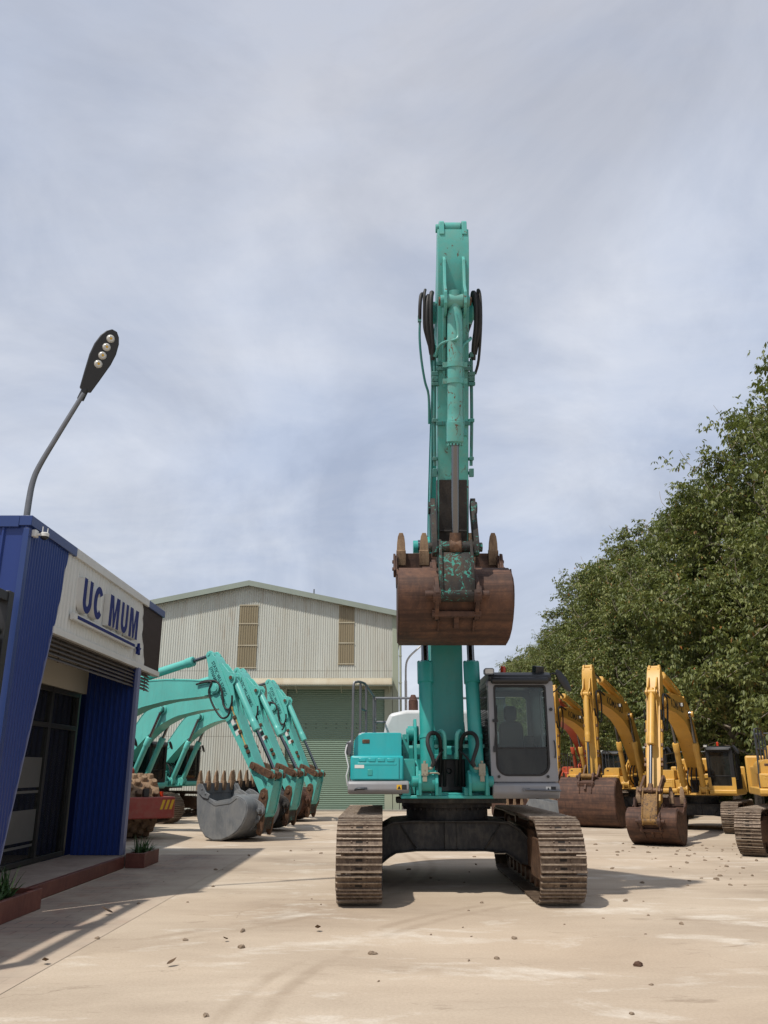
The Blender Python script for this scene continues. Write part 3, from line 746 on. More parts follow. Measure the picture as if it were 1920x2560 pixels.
    # ---------------- hoses and pipes on the front gear
    nf = lambda s: interp([x[0] for x in fr],[x[1] for x in fr],s)
    if hero:
        for sx in (-1,1):
            for k, (dx, s1, so) in enumerate(((.075,2.0,.0),(.135,1.92,.05),(.185,1.86,-.04))):
                if sx > 0 and k == 2: s1 = 2.2; dx = .155
                x = sx*(sw + dx*.86)
                bp0 = bp(.90, .34)
                mb = MB(); mb.tube([V(sx*.19,*bp(.90,.24)),V(sx*.24,*bp(.945,.30)),V(x+sx*.02,*S(1.12+so,-.22)),V(x+sx*.015,*S(1.02+so,.04)),V(x+sx*.035,*S(1.15+so,.16)),V(x+sx*.04,*S(1.5,.20)),V(x+sx*.01,*S(s1-.2,.18)),V(sx*(sw+.05)+sx*dx*.3,*S(s1,.13))], .034 if k < 2 else .02, 10)
                mb.build('hose', M['rubber'], root)
            # pipes down the stick
            mb = MB()
            x = sx*(sw+.045)
            mb.tube([V(x,*S(1.98,.13)),V(x,*S(2.3,.13)),V(x+sx*.006,*S(2.9,.12)),V(x-sx*.004,*S(3.5,.12))], .024, 10, 2)
            if sx < 0:
                mb.tube([V(x-.07,*S(1.3,.0)),V(x-.075,*S(1.6,.05)),V(x-.05,*S(1.95,.06)),V(x-.032,*S(2.3,.06)),V(x-.036,*S(3.4,.06)),V(x-.05,*S(3.9,.04)),V(x-.055,*S(4.3,.0)),V(x-.045,*S(4.6,-.02))], .017, 8)
            pipe = mb.build('pipe', M['teal_dark'], root)
            for s, hh, ww in ((1.93,.07,.06),(2.20,.06,.10),(2.27,.075,.09),(2.34,.05,.10),(2.86,.05,.075),(3.40,.05,.06),(3.60,.12,.06)):
                mb = MB(); n0 = .02 if s > 2.8 else -.05
                mb.fz([tuple(S(s+a,.13+q)) for a,q in ((-hh/2,-.05),(hh/2,-.05),(hh/2,.055),(-hh/2,.055))], min(x-ww/2,x+ww/2), max(x-ww/2,x+ww/2))
                mb.box(min(sx*.16,x),max(sx*.16,x),-S(s,.06).x-.02,-S(s,.06).x+.02,S(s,.06).y-.02,S(s,.06).y+.02)
                if hh > .07 and s < 3:
                    for q in (-.03,.03): mb.cyl(V(x+q,*S(s,.18)),V(x+q,*S(s,.20)),.013,n=6)
                mb.build('pipe_clamp', M['teal_dark'], root, .006)
            for s in (2.06,2.13,2.9):
                mb = MB(); mb.fz([tuple(S(s+a,nf(s)+q)) for a,q in ((-.03,-.01),(.03,-.01),(.03,.05),(-.03,.05))], min(sx*.12,sx*.24), max(sx*.12,sx*.24))
                mb.build('bracket', M['teal_dark'], root, .006)
            if sx < 0:
                mb = MB(); mb.tube([V(-.47,*S(1.42,.12)),V(-.475,*S(1.7,.15)),V(-.45,*S(2.0,.15)),V(-.40,*S(2.3,.13)),V(-.345,*S(2.5,.10)),V(-.335,*S(2.9,.06))], .017, 8)
                mb.box(-.50,-.45,-S(1.42,.12).x-.02,-S(1.42,.12).x+.02,S(1.42,.12).y-.04,S(1.42,.12).y+.05)
                mb.build('pipe', M['teal_dark'], root)
                mb = MB(); mb.tube([V(-.472,*S(1.42,.12)),V(-.468,*S(1.22,.12)),V(-.45,*S(1.06,.05)),V(-.41,*S(1.02,-.08)),V(-.36,*S(1.12,-.24))], .026, 10); mb.build('hose', M['rubber'], root)
        mb = MB()                                          # feed pipes crossing to the bucket cylinder
        mb.tube([V(.0,*(C0+d*.2+N*.11)),V(.03,*(C0+d*.38+N*.12)),V(.035,*(C0+d*.5+N*.12)),V(-.0,*(C0+d*.56+N*.13)),V(-.12,*S(1.80,.42)),V(-.21,*S(1.84,.32)),V(-.25,*S(1.96,.18))], .02, 10)
        mb.build('feed_pipe', M['teal_rusty'], root)
        mb = MB()
        mb.tube([V(.24,*S(1.70,.20)),V(.225,*S(1.74,.28)),V(.12,*S(1.84,.36)),V(.105,*S(1.95,.38)),V(.115,*S(2.2,.36)),V(.125,*S(3.02,.32))], .02, 10)
        mb.box(.09,.17,-S(3.05,.33).x-.03,-S(3.05,.33).x+.03,S(3.05,.33).y-.05,S(3.05,.33).y+.05)
        mb.build('feed_pipe', M['teal_worn'], root)
        # hoses, pipes and valve blocks at the boom foot
        for sx in (-1,1):
            mb = MB()
            mb.tube([V(sx*.30,1.46,1.72),V(sx*.28,1.47,1.80),V(sx*.355,1.44,2.02),V(sx*.33,1.34,2.16),V(sx*.24,1.24,2.19),V(sx*.165,1.14,2.12),V(sx*.15,1.05,1.95),V(sx*.15,.90,1.70),V(sx*.16,.8,1.45)], .029, 10)
            mb.tube([V(sx*.09,.98,1.82),V(sx*.09,.95,1.70),V(sx*.085,.85,1.45)], .03, 10)
            mb.tube([V(sx*.27,1.40,1.74),V(sx*.20,1.30,1.86),V(sx*.12,1.1,1.95),V(sx*.10,1.0,1.99)], .015, 8)
            mb.build('hose', M['rubber'], root)
            mb = MB()
            mb.tube([V(sx*.088,1.06,1.86),V(sx*.088,1.10,2.08),V(sx*.10,1.11,2.18),V(sx*.14,1.08,2.22),V(sx*.18,1.0,2.16),V(sx*.20,.85,1.98)], .03, 10)
            mb.cyl(V(sx*.088,1.015,1.83),V(sx*.088,1.02,1.92),.036,n=8)
            mb.box(min(sx*.07,sx*.50),max(sx*.07,sx*.50),-1.06,-1.02,1.985,2.035)
            mb.build('pipe', M['mint'], root, .004)
            mb = MB()
            mb.box(sx*.405-.045,sx*.405+.045,-1.50,-1.42,1.60,1.76); mb.box(sx*.405-.03,sx*.405+.03,-1.49,-1.42,1.52,1.60); mb.cyl(V(sx*.405,1.46,1.76),V(sx*.405,1.46,1.80),.02)
            for q in ((-.025,1.63),(.025,1.63),(0,1.68)): mb.cyl(V(sx*.405+q[0],1.495,q[1]),V(sx*.405+q[0],1.508,q[1]),.01,n=8)
            mb.tube([V(sx*.36,1.46,1.70),V(sx*.31,1.46,1.70),V(sx*.295,1.46,1.76),V(sx*.285,1.465,1.82)],.02)
            if sx < 0: mb.tube([V(-.36,1.46,1.63),V(-.24,1.46,1.635),V(-.20,1.44,1.62)],.012)
            mb.build('valve_block', M['beige'], root, .006)
    else:
        for sx in (-1,1):
            mb = MB()
            for k in range(2):
                x = sx*(sw+.05+.05*k)
                loop = ((bp(.92,.22),bp(.97,.26),S(1.10,-.06),S(1.45,-.02),S(1.90,-.14),S(2.12,-.02),S(2.0,.16),S(1.80,.27)) if k == 0 else
                        (bp(.90,.14),bp(.95,.20),S(1.02,-.22),S(1.25,-.44),S(1.75,-.46),S(2.22,-.34),S(2.30,-.10),S(2.14,.05)))
                mb.tube([V(x,*q) for q in loop], .032, 8, 5)
            mb.build('hose', M['rubber'], root)
            mb = MB(); x = sx*(sw+.03)
            mb.tube([V(x,*S(2.2,.08)),V(x,*S(3.5,.05))], .022, 8, 1); mb.tube([V(x,*S(2.2,.08)),V(x,*S(2.1,.11))],.03)
            mb.build('pipe', pal.get('pipe', body), root)
            for s in (2.45,2.95,3.45,3.62):
                mb = MB(); mb.fz([tuple(S(s+a,.06+q)) for a,q in ((-.05,-.05),(.05,-.05),(.05,.05),(-.05,.05))], x-.05, x+.05)
                mb.build('pipe_clamp', pal.get('clamp', M['pin']), root, .006)
        # pipe run on the boom back and hoses at the foot
        mb = MB()
        for x in (-.14,-.05,.05,.14):
            mb.tube([V(x,*bp(a,interp(BU,BH,a)+.045)) for a in (.12,.3,.42,.55,.7,.85,.93)], .022, 6, 2)
        for a in (.25,.55,.75): 
            c = bp(a,interp(BU,BH,a)+.05); mb.box(-.2,.2,-c.x-.03,-c.x+.03,c.y-.05,c.y+.03)
        mb.build('boom_pipe', pal.get('bpipe', body), root)
        mb = MB()
        for x in (-.2,-.08,.08,.2): mb.tube([V(x,.8,1.5),V(x*1.2,1.1,1.75),V(x*1.1,1.0,2.1),V(x,.8,2.3)], .028, 8)
        mb.build('hose', M['rubber'], root)
    if pose.get('track_turn'):
        for c in children_of(root):
            if c.name.split('.')[0] in ('track','carbody'): c.rotation_euler.z = math.radians(pose['track_turn'])
    return root, P, T
# ------------------------------------------------------------------ ground
def ground_material():
    t = NT('dusty_concrete_yard'); v = t.coord('Object')
    a = t.noise(t.mapping(v,(.22,.5,1)), 1.0, 8, .62, .4)
    c = t.ramp(a, [(.25, srgb(154,139,122)), (.42, srgb(183,167,148)), (.58, srgb(199,183,163)), (.75, srgb(215,202,184))])
    # warm dust drifts
    w = t.noise(t.mapping(v,(.10,.16,1)), 1.0, 4, .5)
    c = t.mix(t.math('MULTIPLY', t.ramp(w, [(.45,0.),(.68,1.)]), .40), c, srgb(206,182,156))
    # pale scraped patches, stretched along the traffic
    s = t.noise(t.mapping(v,(.62,1.15,1),(3.1,1.7,0)), 1.0, 10, .70, .3)
    c = t.mix(t.math('MULTIPLY', t.ramp(s, [(.54,0.),(.68,1.)]), .62), c, srgb(234,227,214))
    # dark damp stains and crumbs
    s2 = t.noise(t.mapping(v,(.9,2.4,1),(8.3,2.2,0)), 1.0, 8, .7, .8)
    c = t.mix(t.math('MULTIPLY', t.ramp(s2, [(.60,0.),(.72,1.)]), .55), c, srgb(120,102,84))
    g = t.noise(v, 9, 9, .78)
    c = t.mix(t.math('MULTIPLY', t.ramp(g, [(.60,0.),(.72,1.)]), .38), c, srgb(112,96,78))
    g2 = t.noise(v, 38, 4, .7)
    c = t.mix(t.math('MULTIPLY', t.ramp(g2, [(.35,1.),(.6,0.)]), .16), c, srgb(118,104,86))
    # hairline cracks and a few oily spots
    vo = t.n('ShaderNodeTexVoronoi', feature='DISTANCE_TO_EDGE'); vo.inputs['Scale'].default_value = .32
    wv = t.n('ShaderNodeVectorMath', operation='ADD'); nz = t.n('ShaderNodeTexNoise'); nz.inputs['Scale'].default_value = 1.6; nz.inputs['Detail'].default_value = 6; t.l(v, nz.inputs['Vector'])
    t.l(v, wv.inputs[0]); t.l(nz.outputs['Color'], wv.inputs[1]); t.l(wv.outputs[0], vo.inputs['Vector'])
    ck = t.math('MULTIPLY', t.ramp(vo.outputs['Distance'], [(.0,1.),(.004,0.)]), t.ramp(t.noise(v, .35, 3, .5), [(.50,0.),(.6,.45)]))
    c = t.mix(ck, c, srgb(110,96,82))
    vs = t.n('ShaderNodeTexVoronoi'); vs.inputs['Scale'].default_value = .55; t.l(wv.outputs[0], vs.inputs['Vector'])
    os_ = t.math('MULTIPLY', t.ramp(vs.outputs['Distance'], [(.05,1.),(.22,0.)]), t.ramp(t.noise(v, .8, 3, .5), [(.50,0.),(.62,.32)]))
    c = t.mix(os_, c, srgb(128,112,96))
    # tyre scuffs: two pairs of curved bands
    msk = t.noise(v, .9, 5, .65)
    for (cx, cy, rr) in ((6.6,6.0,7.5),(6.6,6.0,7.78),(-9.0,16.5,9.6),(-9.0,16.5,9.9)):
        d = t.n('ShaderNodeVectorMath', operation='DISTANCE'); t.l(t.mapping(v,(1,1,0)), d.inputs[0]); d.inputs[1].default_value = (cx,cy,0)
        e = t.math('ABSOLUTE', t.math('SUBTRACT', d.outputs['Value'], rr))
        k = t.math('MULTIPLY', t.ramp(e, [(.03,1.),(.10,0.)]), t.ramp(msk, [(.40,0.),(.58,.42)]))
        c = t.mix(k, c, srgb(150,132,112))
    # slab joints
    sx = t.n('ShaderNodeSeparateXYZ'); t.l(v, sx.inputs[0])
    wob = t.math('MULTIPLY', t.noise(v, 1.3, 3, .6), .05)
    def joint(o, period, off, width):
        q = t.math('ADD', t.math('DIVIDE', t.math('ADD', t.math('ADD', o, wob), off), period), 100)
        fr = t.math('FRACT', q)
        return t.math('LESS_THAN', fr, width/period)
    j = joint(sx.outputs[1], 5.2, 2.4, .03)
    jm = t.math('MULTIPLY', t.math('MULTIPLY', j, t.math('GREATER_THAN', sx.outputs[1], 12.0)), t.ramp(t.noise(v, .9, 3, .6), [(.38,.05),(.6,.6)]))
    c = t.mix(jm, c, srgb(98,84,68))
    h = t.math('ADD', t.math('MULTIPLY', g2, .4), t.noise(v, 3, 7, .7))
    return t.principled(c, .92, 0, t.bump(h, .35, .02), .2)

mb = MB(); mb.loops([[(-350,-60,0),(350,-60,0)],[(-350,600,0),(350,600,0)]], cap=False, closed=False)
tag(mb.build('ground', ground_material(), None, 0, 0), kind='structure')

def paving_material():
    t = NT('pinkish_block_paving'); v = t.coord('Object')
    b = t.n('ShaderNodeTexBrick'); b.inputs['Scale'].default_value = 1; b.inputs['Brick Width'].default_value = .42; b.inputs['Row Height'].default_value = .21; b.inputs['Mortar Size'].default_value = .008
    b.inputs['Color1'].default_value = srgb(158,138,124); b.inputs['Color2'].default_value = srgb(146,132,122); b.inputs['Mortar'].default_value = srgb(120,108,98)
    t.l(v, b.inputs['Vector'])
    a = t.noise(v, .9, 7, .66, .5)
    c = t.mix(t.ramp(a, [(.4,0.),(.62,.75)]), b.outputs[0], srgb(182,166,148))
    a2 = t.noise(v, 2.6, 7, .7)
    c = t.mix(t.ramp(a2, [(.52,0.),(.7,.5)]), c, srgb(158,112,98))
    sx = t.n('ShaderNodeSeparateXYZ'); t.l(v, sx.inputs[0])
    edge_ = t.math('ADD', t.math('MULTIPLY', t.math('ADD', sx.outputs[0], 4.3), .55), t.math('SUBTRACT', t.noise(v, .8, 6, .7), .5))
    c = t.mix(t.ramp(edge_, [(.30,0.),(.80,.95)]), c, srgb(192,176,157))
    return t.principled(c, .9, 0, t.bump(t.noise(v, 14, 6, .7), .3, .01), .2)
mb = MB(); mb.loops([[(-4.6,3.0,.004),(-3.05,3.0,.004)],[(-4.6,18.35,.004),(-2.85,18.35,.004)]], cap=False, closed=False)
tag(mb.build('paving', paving_material(), None, 0, 0), kind='structure')
# ------------------------------------------------------------------ corrugated sheets
def corrugated(mb, a, b, z0f, z1f, pitch, depth, normal, prof='trap'):
    """sheet from plan point a to b, real ribs; z0f/z1f give bottom/top along the run (0..length)"""
    a = Vector((a[0],a[1],0)); b = Vector((b[0],b[1],0)); L = (b-a).length; d = (b-a)/L
    nv = Vector((normal[0],normal[1],0))
    us = []
    n = max(1, int(round(L/pitch))); p = L/n
    for i in range(n):
        if prof == 'trap': us += [(i*p,0),(i*p+p*.45,0),(i*p+p*.58,depth),(i*p+p*.87,depth)]
        elif prof == 'rib': us += [(i*p,0),(i*p+p*.80,0),(i*p+p*.86,depth),(i*p+p*.94,depth)]
        else: us += [(i*p+p*k/6, depth*(.5-.5*math.cos(2*PI*k/6))) for k in range(6)]
    us.append((L,0))
    lo = [mb.bm.verts.new(a + d*u + nv*h + Vector((0,0,z0f(u)))) for u,h in us]
    hi = [mb.bm.verts.new(a + d*u + nv*h + Vector((0,0,z1f(u)))) for u,h in us]
    for i in range(len(us)-1): mb._face((lo[i],lo[i+1],hi[i+1],hi[i]))
    return mb
K = lambda z: (lambda u: z)

def sheet_mat(name, col, rough=.45, grime=.25, grime_col=srgb(120,112,96), vs=(1.2,1.2,.12), metal=0):
    t = NT(name); v = t.coord('Object')
    a = t.noise(t.mapping(v, vs), 1.0, 6, .65)
    c = t.mix(t.math('MULTIPLY', t.ramp(a, [(.35,0.),(.72,1.)]), grime), col, grime_col)
    b = t.noise(v, .5, 4, .6)
    c = t.mix(t.ramp(b, [(.3,0.),(.75,.35)]), c, dim(col,.86))
    f = t.noise(v, 8, 6, .7)
    c = t.mix(t.math('MULTIPLY', t.ramp(f, [(.55,0.),(.75,1.)]), grime*.5), c, grime_col)
    return t.principled(c, rough, metal, None, .4)
def shed_mat(name, col):
    t = NT(name); v = t.coord('Object'); sx = t.n('ShaderNodeSeparateXYZ'); t.l(v, sx.inputs[0])
    a = t.noise(t.mapping(v, (1.6,1.6,.10)), 1.0, 7, .68)
    c = t.mix(t.math('MULTIPLY', t.ramp(a, [(.42,0.),(.70,1.)]), .5), col, srgb(164,156,134))
    b = t.noise(v, .35, 5, .6); c = t.mix(t.ramp(b, [(.35,0.),(.7,.5)]), c, dim(col,.86))
    r = t.noise(t.mapping(v, (3.5,3.5,.35)), 1.0, 8, .72, .3)
    low = t.math('MULTIPLY', t.ramp(r, [(.56,0.),(.70,1.)]), .5)
    c = t.mix(low, c, srgb(150,118,84))
    # each sheet weathers a little differently
    sh = t.n('ShaderNodeTexWhiteNoise', noise_dimensions='1D'); t.l(t.math('FLOOR', t.math('DIVIDE', sx.outputs[0], .76)), sh.inputs['W'])
    c = t.mix(t.math('MULTIPLY', sh.outputs['Value'], .22), c, dim(col,.78))
    for z0 in (5.96, 3.1):
        ln = t.math('LESS_THAN', t.math('ABSOLUTE', t.math('SUBTRACT', sx.outputs[2], z0)), .014)
        c = t.mix(t.math('MULTIPLY', ln, .55), c, srgb(120,116,102))
    return t.principled(c, .55, 0, None, .35)
M['blue'] = sheet_mat('blue_sheet_cladding', (.010,.035,.19,1), .38, .16, (.05,.07,.2,1))
M['blue_trim'] = sheet_mat('blue_folded_trim', (.020,.048,.18,1), .35, .12, (.06,.08,.2,1))
M['film'] = plain('frosted_window_film', srgb(92,92,90), .5, 0, .10, 3)
M['trim_lilac'] = sheet_mat('faded_lilac_blue_trim', srgb(120,126,160), .45, .2, srgb(90,96,130))
M['white_clad'] = sheet_mat('off_white_sheet_cladding', srgb(226,226,222), .5, .28, srgb(150,146,132))
M['brown_clad'] = sheet_mat('dark_brown_sheet_cladding', srgb(58,46,42), .5, .2, srgb(40,34,32))
M['shed_sheet'] = shed_mat('beige_shed_sheet', srgb(203,205,197))
M['shed_low'] = sheet_mat('pale_green_shed_trim', srgb(164,172,154), .5, .3, srgb(132,134,116))
M['shed_roof'] = sheet_mat('grey_green_roof_edge', srgb(150,160,150), .5, .25, srgb(112,116,106))
M['skylight'] = sheet_mat('brownish_skylight_sheet', srgb(150,138,112), .35, .4, srgb(112,98,74))
M['shutter'] = sheet_mat('green_roller_shutter', srgb(122,146,129), .45, .32, srgb(100,116,98), (.3,.3,.8))
M['awning'] = sheet_mat('cream_awning_sheet', srgb(186,180,160), .6, .65, srgb(158,138,104), (1.5,.4,.6))
M['render_white'] = sheet_mat('off_white_render', srgb(196,190,176), .85, .12, srgb(170,160,140))
M['soffit'] = plain('grey_soffit_boards', srgb(88,80,74), .7, 0, .12, 4)
M['frame_dark'] = plain('dark_aluminium_frame', srgb(56,56,54), .4, .3, .12, 6)
M['red_tile'] = rusty('dark_red_tile', srgb(104,58,50), srgb(120,74,62), srgb(86,46,40), .5, 1.2, bump=.1)
M['platform_floor'] = rusty('pinkish_platform_tiles', srgb(150,134,124), srgb(164,148,136), srgb(132,112,102), .8, .8, bump=.1)
M['office_glass'] = glass('dark_office_glass', (.40,.45,.48,1), .05)
M['conc'] = plain('grey_concrete', srgb(150,146,138), .9, 0, .12, 2, .2)

# ------------------------------------------------------------------ blue office
off = thing('office_building', 'blue ribbed metal office with white fascia and dark glass doors, beside the yard', 'building', (-5.2,13.4,0))
offp = Vector(off.location)
def op(o):                                   # part keeps its world place under the office
    o.location = -offp; return o
XF = -4.80; YF = 10.63; YE = 17.6; ZT = 4.96
edge = lambda z: 11.06 + (z-.64)*(11.80-11.06)/(3.61-.64)       # slanting edge of the blue column below the fascia
wav = lambda z: 11.83 + (z-3.66)*.24 + .03*math.sin((z-3.5)*4.2)  # wavy blue/white boundary
mb = MB()                                    # front face towards the yard entrance
corrugated(mb, (-16,YF), (XF,YF), K(0), K(ZT-.12), .30, .028, (0,-1), 'rib')
op(mb.build('front_wall', M['blue'], off, 0, 0))
# blue column on the long side: ribs clipped along the slanted edge
mb = MB(); pitch = .085; n = int((12.4-YF)/pitch)
prev = None
for i in range(n*4):
    y = YF + i*pitch/4; ph = i % 4
    def zlow(y):
        return 0 if y <= edge(0.0) else (max(0,.64+(y-11.06)*(3.61-.64)/(11.80-11.06)) if y < 11.80 else 3.61)
    # find where the wavy boundary is above y
    zl = zlow(y)
    if y > 11.80:
        zs = [3.61 + k*.02 for k in range(68)]; zz = [z for z in zs if wav(z) >= y]
        zl = min(zz) if zz else None
    if zl is None or zl > ZT-.14: break
    x = XF + (0,0,.014,.014)[ph]
    cur = (mb.bm.verts.new((x,y,zl)), mb.bm.verts.new((x,y,ZT-.12)))
    if prev: mb._face((prev[0],cur[0],cur[1],prev[1]))
    prev = cur
op(mb.build('column_cladding', M['blue'], off, 0, 0))
mb = MB(); mb.box(XF-.30,XF-.02,YF+.06,11.0,.0,3.6)
mb.loops([[(XF-.30,11.0,0),(XF-.02,11.0,0),(XF-.02,edge(0)-.02,0),(XF-.30,edge(0)-.02,0)],[(XF-.30,11.0,3.6),(XF-.02,11.0,3.6),(XF-.02,11.78,3.6),(XF-.30,11.78,3.6)]])
op(mb.build('column', M['blue_trim'], off, 0))
mb = MB()                                    # pale edge strip down the slant
mb.loops([[(XF-.30,edge(0)-.015,0),(XF+.02,edge(0)-.015,0),(XF+.02,edge(0)+.012,0),(XF-.30,edge(0)+.012,0)],[(XF-.30,11.785,3.58),(XF+.02,11.785,3.58),(XF+.02,11.812,3.58),(XF-.30,11.812,3.58)]])
op(mb.build('edge_strip', M['trim_lilac'], off, 0))
mb = MB(); prev = None                       # white fascia
YB = 16.55
bwav = lambda z: 16.24 - (z-4.3)*.36 + .05*math.sin((z-3.6)*7.5) + .03*math.sin(z*19)
pz = .13; n = int((YB+.1-11.7)/(pz/4)); 
zs = [3.64 + (ZT-.12-3.64)*k/12 for k in range(13)]
cols = []
for zi in range(12):
    za, zb_ = zs[zi], zs[zi+1]; zm = (za+zb_)/2
    pass
for i in range(n*1 + 12):
    y = 11.72 + i*pz/4; x = XF + (-.004,-.004,.012,.012)[i % 4]
    cols.append([(x, min(max(y, wav(z)), bwav(z)), z) for z in zs])
V_ = [[mb.bm.verts.new(p) for p in c] for c in cols]
for a, b in zip(V_[:-1], V_[1:]):
    for k in range(12):
        if (a[k].co - b[k].co).length > 1e-5 or (a[k+1].co - b[k+1].co).length > 1e-5: mb._face((a[k],b[k],b[k+1],a[k+1]))
bmesh.ops.remove_doubles(mb.bm, verts=mb.bm.verts, dist=1e-5)
op(mb.build('fascia', M['white_clad'], off, 0, 0))
mb = MB(); cols = []                         # brown end of the fascia and its return
for i in range(int((YE-15.95)/.02)+1):
    y = 15.95 + i*.02; x = XF + (.0,.0,.012,.012)[i % 4]
    cols.append([(x, max(y, bwav(z)), z) for z in zs])
V_ = [[mb.bm.verts.new(p) for p in c] for c in cols]
for a, b in zip(V_[:-1], V_[1:]):
    for k in range(12):
        if (a[k].co - b[k].co).length > 1e-5 or (a[k+1].co - b[k+1].co).length > 1e-5: mb._face((a[k],b[k],b[k+1],a[k+1]))
bmesh.ops.remove_doubles(mb.bm, verts=mb.bm.verts, dist=1e-5)
corrugated(mb, (XF,YE), (-16,YE), K(3.64), K(ZT-.12), .12, .012, (0,1))
op(mb.build('end_cladding', M['brown_clad'], off, 0, 0))
mb = MB(); mb.box(XF-.10,XF+.035,11.80,YE+.01,3.56,3.66); op(mb.build('fascia_sill', M['white_clad'], off, .006))
for nm, y0, y1, mm in (('roof_trim',YF-.05,12.30,'blue_trim'),('roof_trim',12.303,16.40,'white_clad'),('roof_trim',16.403,YE+.04,'blue_trim')):
    mb = MB(); mb.box(XF-.12,XF+.05,y0,y1,ZT-.14,ZT); op(mb.build(nm, M[mm], off, .006))
mb = MB(); mb.box(-16,XF-.123,YF-.05,YF+.10,ZT-.16,ZT); op(mb.build('roof_trim', M['blue_trim'], off, .006))
mb = MB(); mb.box(-16,XF-.12,YF+.11,YE,ZT-.10,ZT-.04); op(mb.build('roof', M['shed_roof'], off, 0))
mb = MB(); mb.box(-.055+XF,XF+.022,YF-.035,YF+.0,0,ZT-.17); mb.box(XF-.002,XF+.024,YF+.002,YF+.07,0,ZT-.17); op(mb.build('corner_trim', M['blue_trim'], off, .004))
# soffit with boards, slats hanging below, recessed entrance
mb = MB()
for k in range(9):
    x = -5.85 + k*.115; mb.box(x, x+.105, 11.8, YE-.05, 3.575, 3.60)
for y in (13.9,15.6): mb.box(-5.85,XF-.10,y,y+.03,3.562,3.576)
mb.box(-5.9,XF-.11,11.8,YE-.03,3.602,3.66)
op(mb.build('soffit', M['soffit'], off, 0))
mb = MB()
for k in range(6):
    mb.obox((-4.86, 14.45, 3.235+.066*k), (.085, 5.4, .012), (0,.75,0))
for y in (12.4,14.2,15.7,17.0): mb.box(-4.90,-4.885,y-.015,y+.015,3.21,3.60)
op(mb.build('slat_screen', M['soffit'], off, 0))
mb = MB()                                    # end wall of the recess, facing the entrance
corrugated(mb, (-5.72,16.1), (-4.80,16.1), K(.2), K(3.57), .105, .022, (0,-1), 'trap')
op(mb.build('end_wall', M['blue'], off, 0, 0))
mb = MB(); mb.box(-4.815,-4.755,16.06,16.24,.2,3.57); mb.box(-5.72,-4.82,16.16,16.24,.2,3.57); op(mb.build('corner_trim', M['trim_lilac'], off, .004))
mb = MB(); mb.box(-6.0,-5.78,11.8,16.25,3.08,3.60); mb.box(-6.0,-5.78,10.9,11.79,.2,3.6); op(mb.build('upper_wall', M['render_white'], off, 0))
mb = MB(); mb.box(-16,-6.02,10.75,YE-.1,.01,.06); mb.box(-9.5,-9.4,10.75,YE-.1,.06,4.8); op(mb.build('interior', M['conc'], off, 0))
mb = MB(); mb.box(-16,-5.8,16.4,YE-.02,.06,4.8); op(mb.build('back_wall', M['blue'], off, 0))
# glazed doors
GX = -5.86
dr = MB()
for y in (12.0,13.25,14.72,16.03): dr.box(GX-.05,GX+.05,y-.045,y+.045,.2,3.07)
for z in (.24,2.42,3.03): dr.box(GX-.045,GX+.045,12.0,16.03,z-.04,z+.04)
gd = op(dr.build('door_frame', M['frame_dark'], off, .006))
for (y0,y1) in ((12.05,13.2),(13.3,14.67),(14.77,15.98)):
    MB().box(GX-.008,GX+.0,y0,y1,.28,2.38).build('door_pane', M['office_glass'], gd, 0)
    MB().box(GX-.008,GX+.0,y0,y1,2.46,2.99).build('top_pane', M['office_glass'], gd, 0)
mb = MB(); mb.tube([(GX+.06,13.40,1.05),(GX+.11,13.40,1.08),(GX+.11,13.40,1.30),(GX+.06,13.40,1.33)],.016); mb.build('door_handle', M['black'], gd, 0)
mb = MB(); mb.box(GX+.002,GX+.006,13.50,13.66,1.24,1.32); stk = mb.build('door_sticker', M['decal_white'], gd, 0)
text_obj('lettering', 'LEY', .07, M['decal_black'], frame_matrix((GX+.008,13.52,1.255),(0,1,0),(0,0,1)), stk, .001)
for z0, z1 in ((1.40,1.88),(.56,1.05),(1.31,1.35),(.47,.51)):
    MB().box(GX+.002,GX+.005,13.32,14.66,z0,z1).build('frosted_film', M['film'], gd, 0)
MB().box(GX+.002,GX+.005,12.06,13.19,1.40,1.88).build('frosted_film', M['film'], gd, 0)
# white boards and rails behind the glass
mb = MB(); mb.box(GX-.35,GX-.31,13.4,14.6,1.55,2.0); mb.box(GX-.35,GX-.31,13.3,14.6,.75,1.05); mb.box(GX-.33,GX-.30,13.2,14.65,1.40,1.44); mb.box(GX-.33,GX-.30,13.2,14.65,.50,.54)
mb.build('counter', M['render_white'], gd, 0)
# raised platform with its red tiled riser
mb = MB(); mb.box(-5.80,-4.72,10.9,17.3,.005,.194)
pl = op(mb.build('platform', M['platform_floor'], off, 0))
mb = MB(); mb.box(-4.72,-4.64,10.9,15.84,.006,.199)
for k in range(8): pass
mb.build('riser', M['red_tile'], pl, .004)
# hidden rest of the building behind the fascia
mb = MB(); mb.box(-16,-6.8,17.62,21,.06,4.4); op(mb.build('rear_block', M['blue'], off, 0))

def fit_text(name, body, w, h, mat, origin, parent, extrude, bold):
    """lettering scaled to a width and a cap height, lying in the plane facing +X"""
    o = text_obj(name, body, 1, mat, Matrix.Identity(4), parent, extrude, bold)
    co = np.array([v.co[:] for v in o.data.vertices]); lo = co.min(0); hi = co.max(0)
    S_ = Matrix.Diagonal((w/(hi[0]-lo[0]), h/(hi[1]-lo[1]), 1, 1)) @ Matrix.Translation((-lo[0],-lo[1],0))
    o.data.transform(frame_matrix(origin,(0,1,0),(0,0,1)) @ S_)
    return o
# sign on the fascia
sg = thing('sign', 'raised navy letters UC MUM above a bar ending in a star on white fascia', 'sign', (XF,14.2,4.2))
sgp = Vector(sg.location)
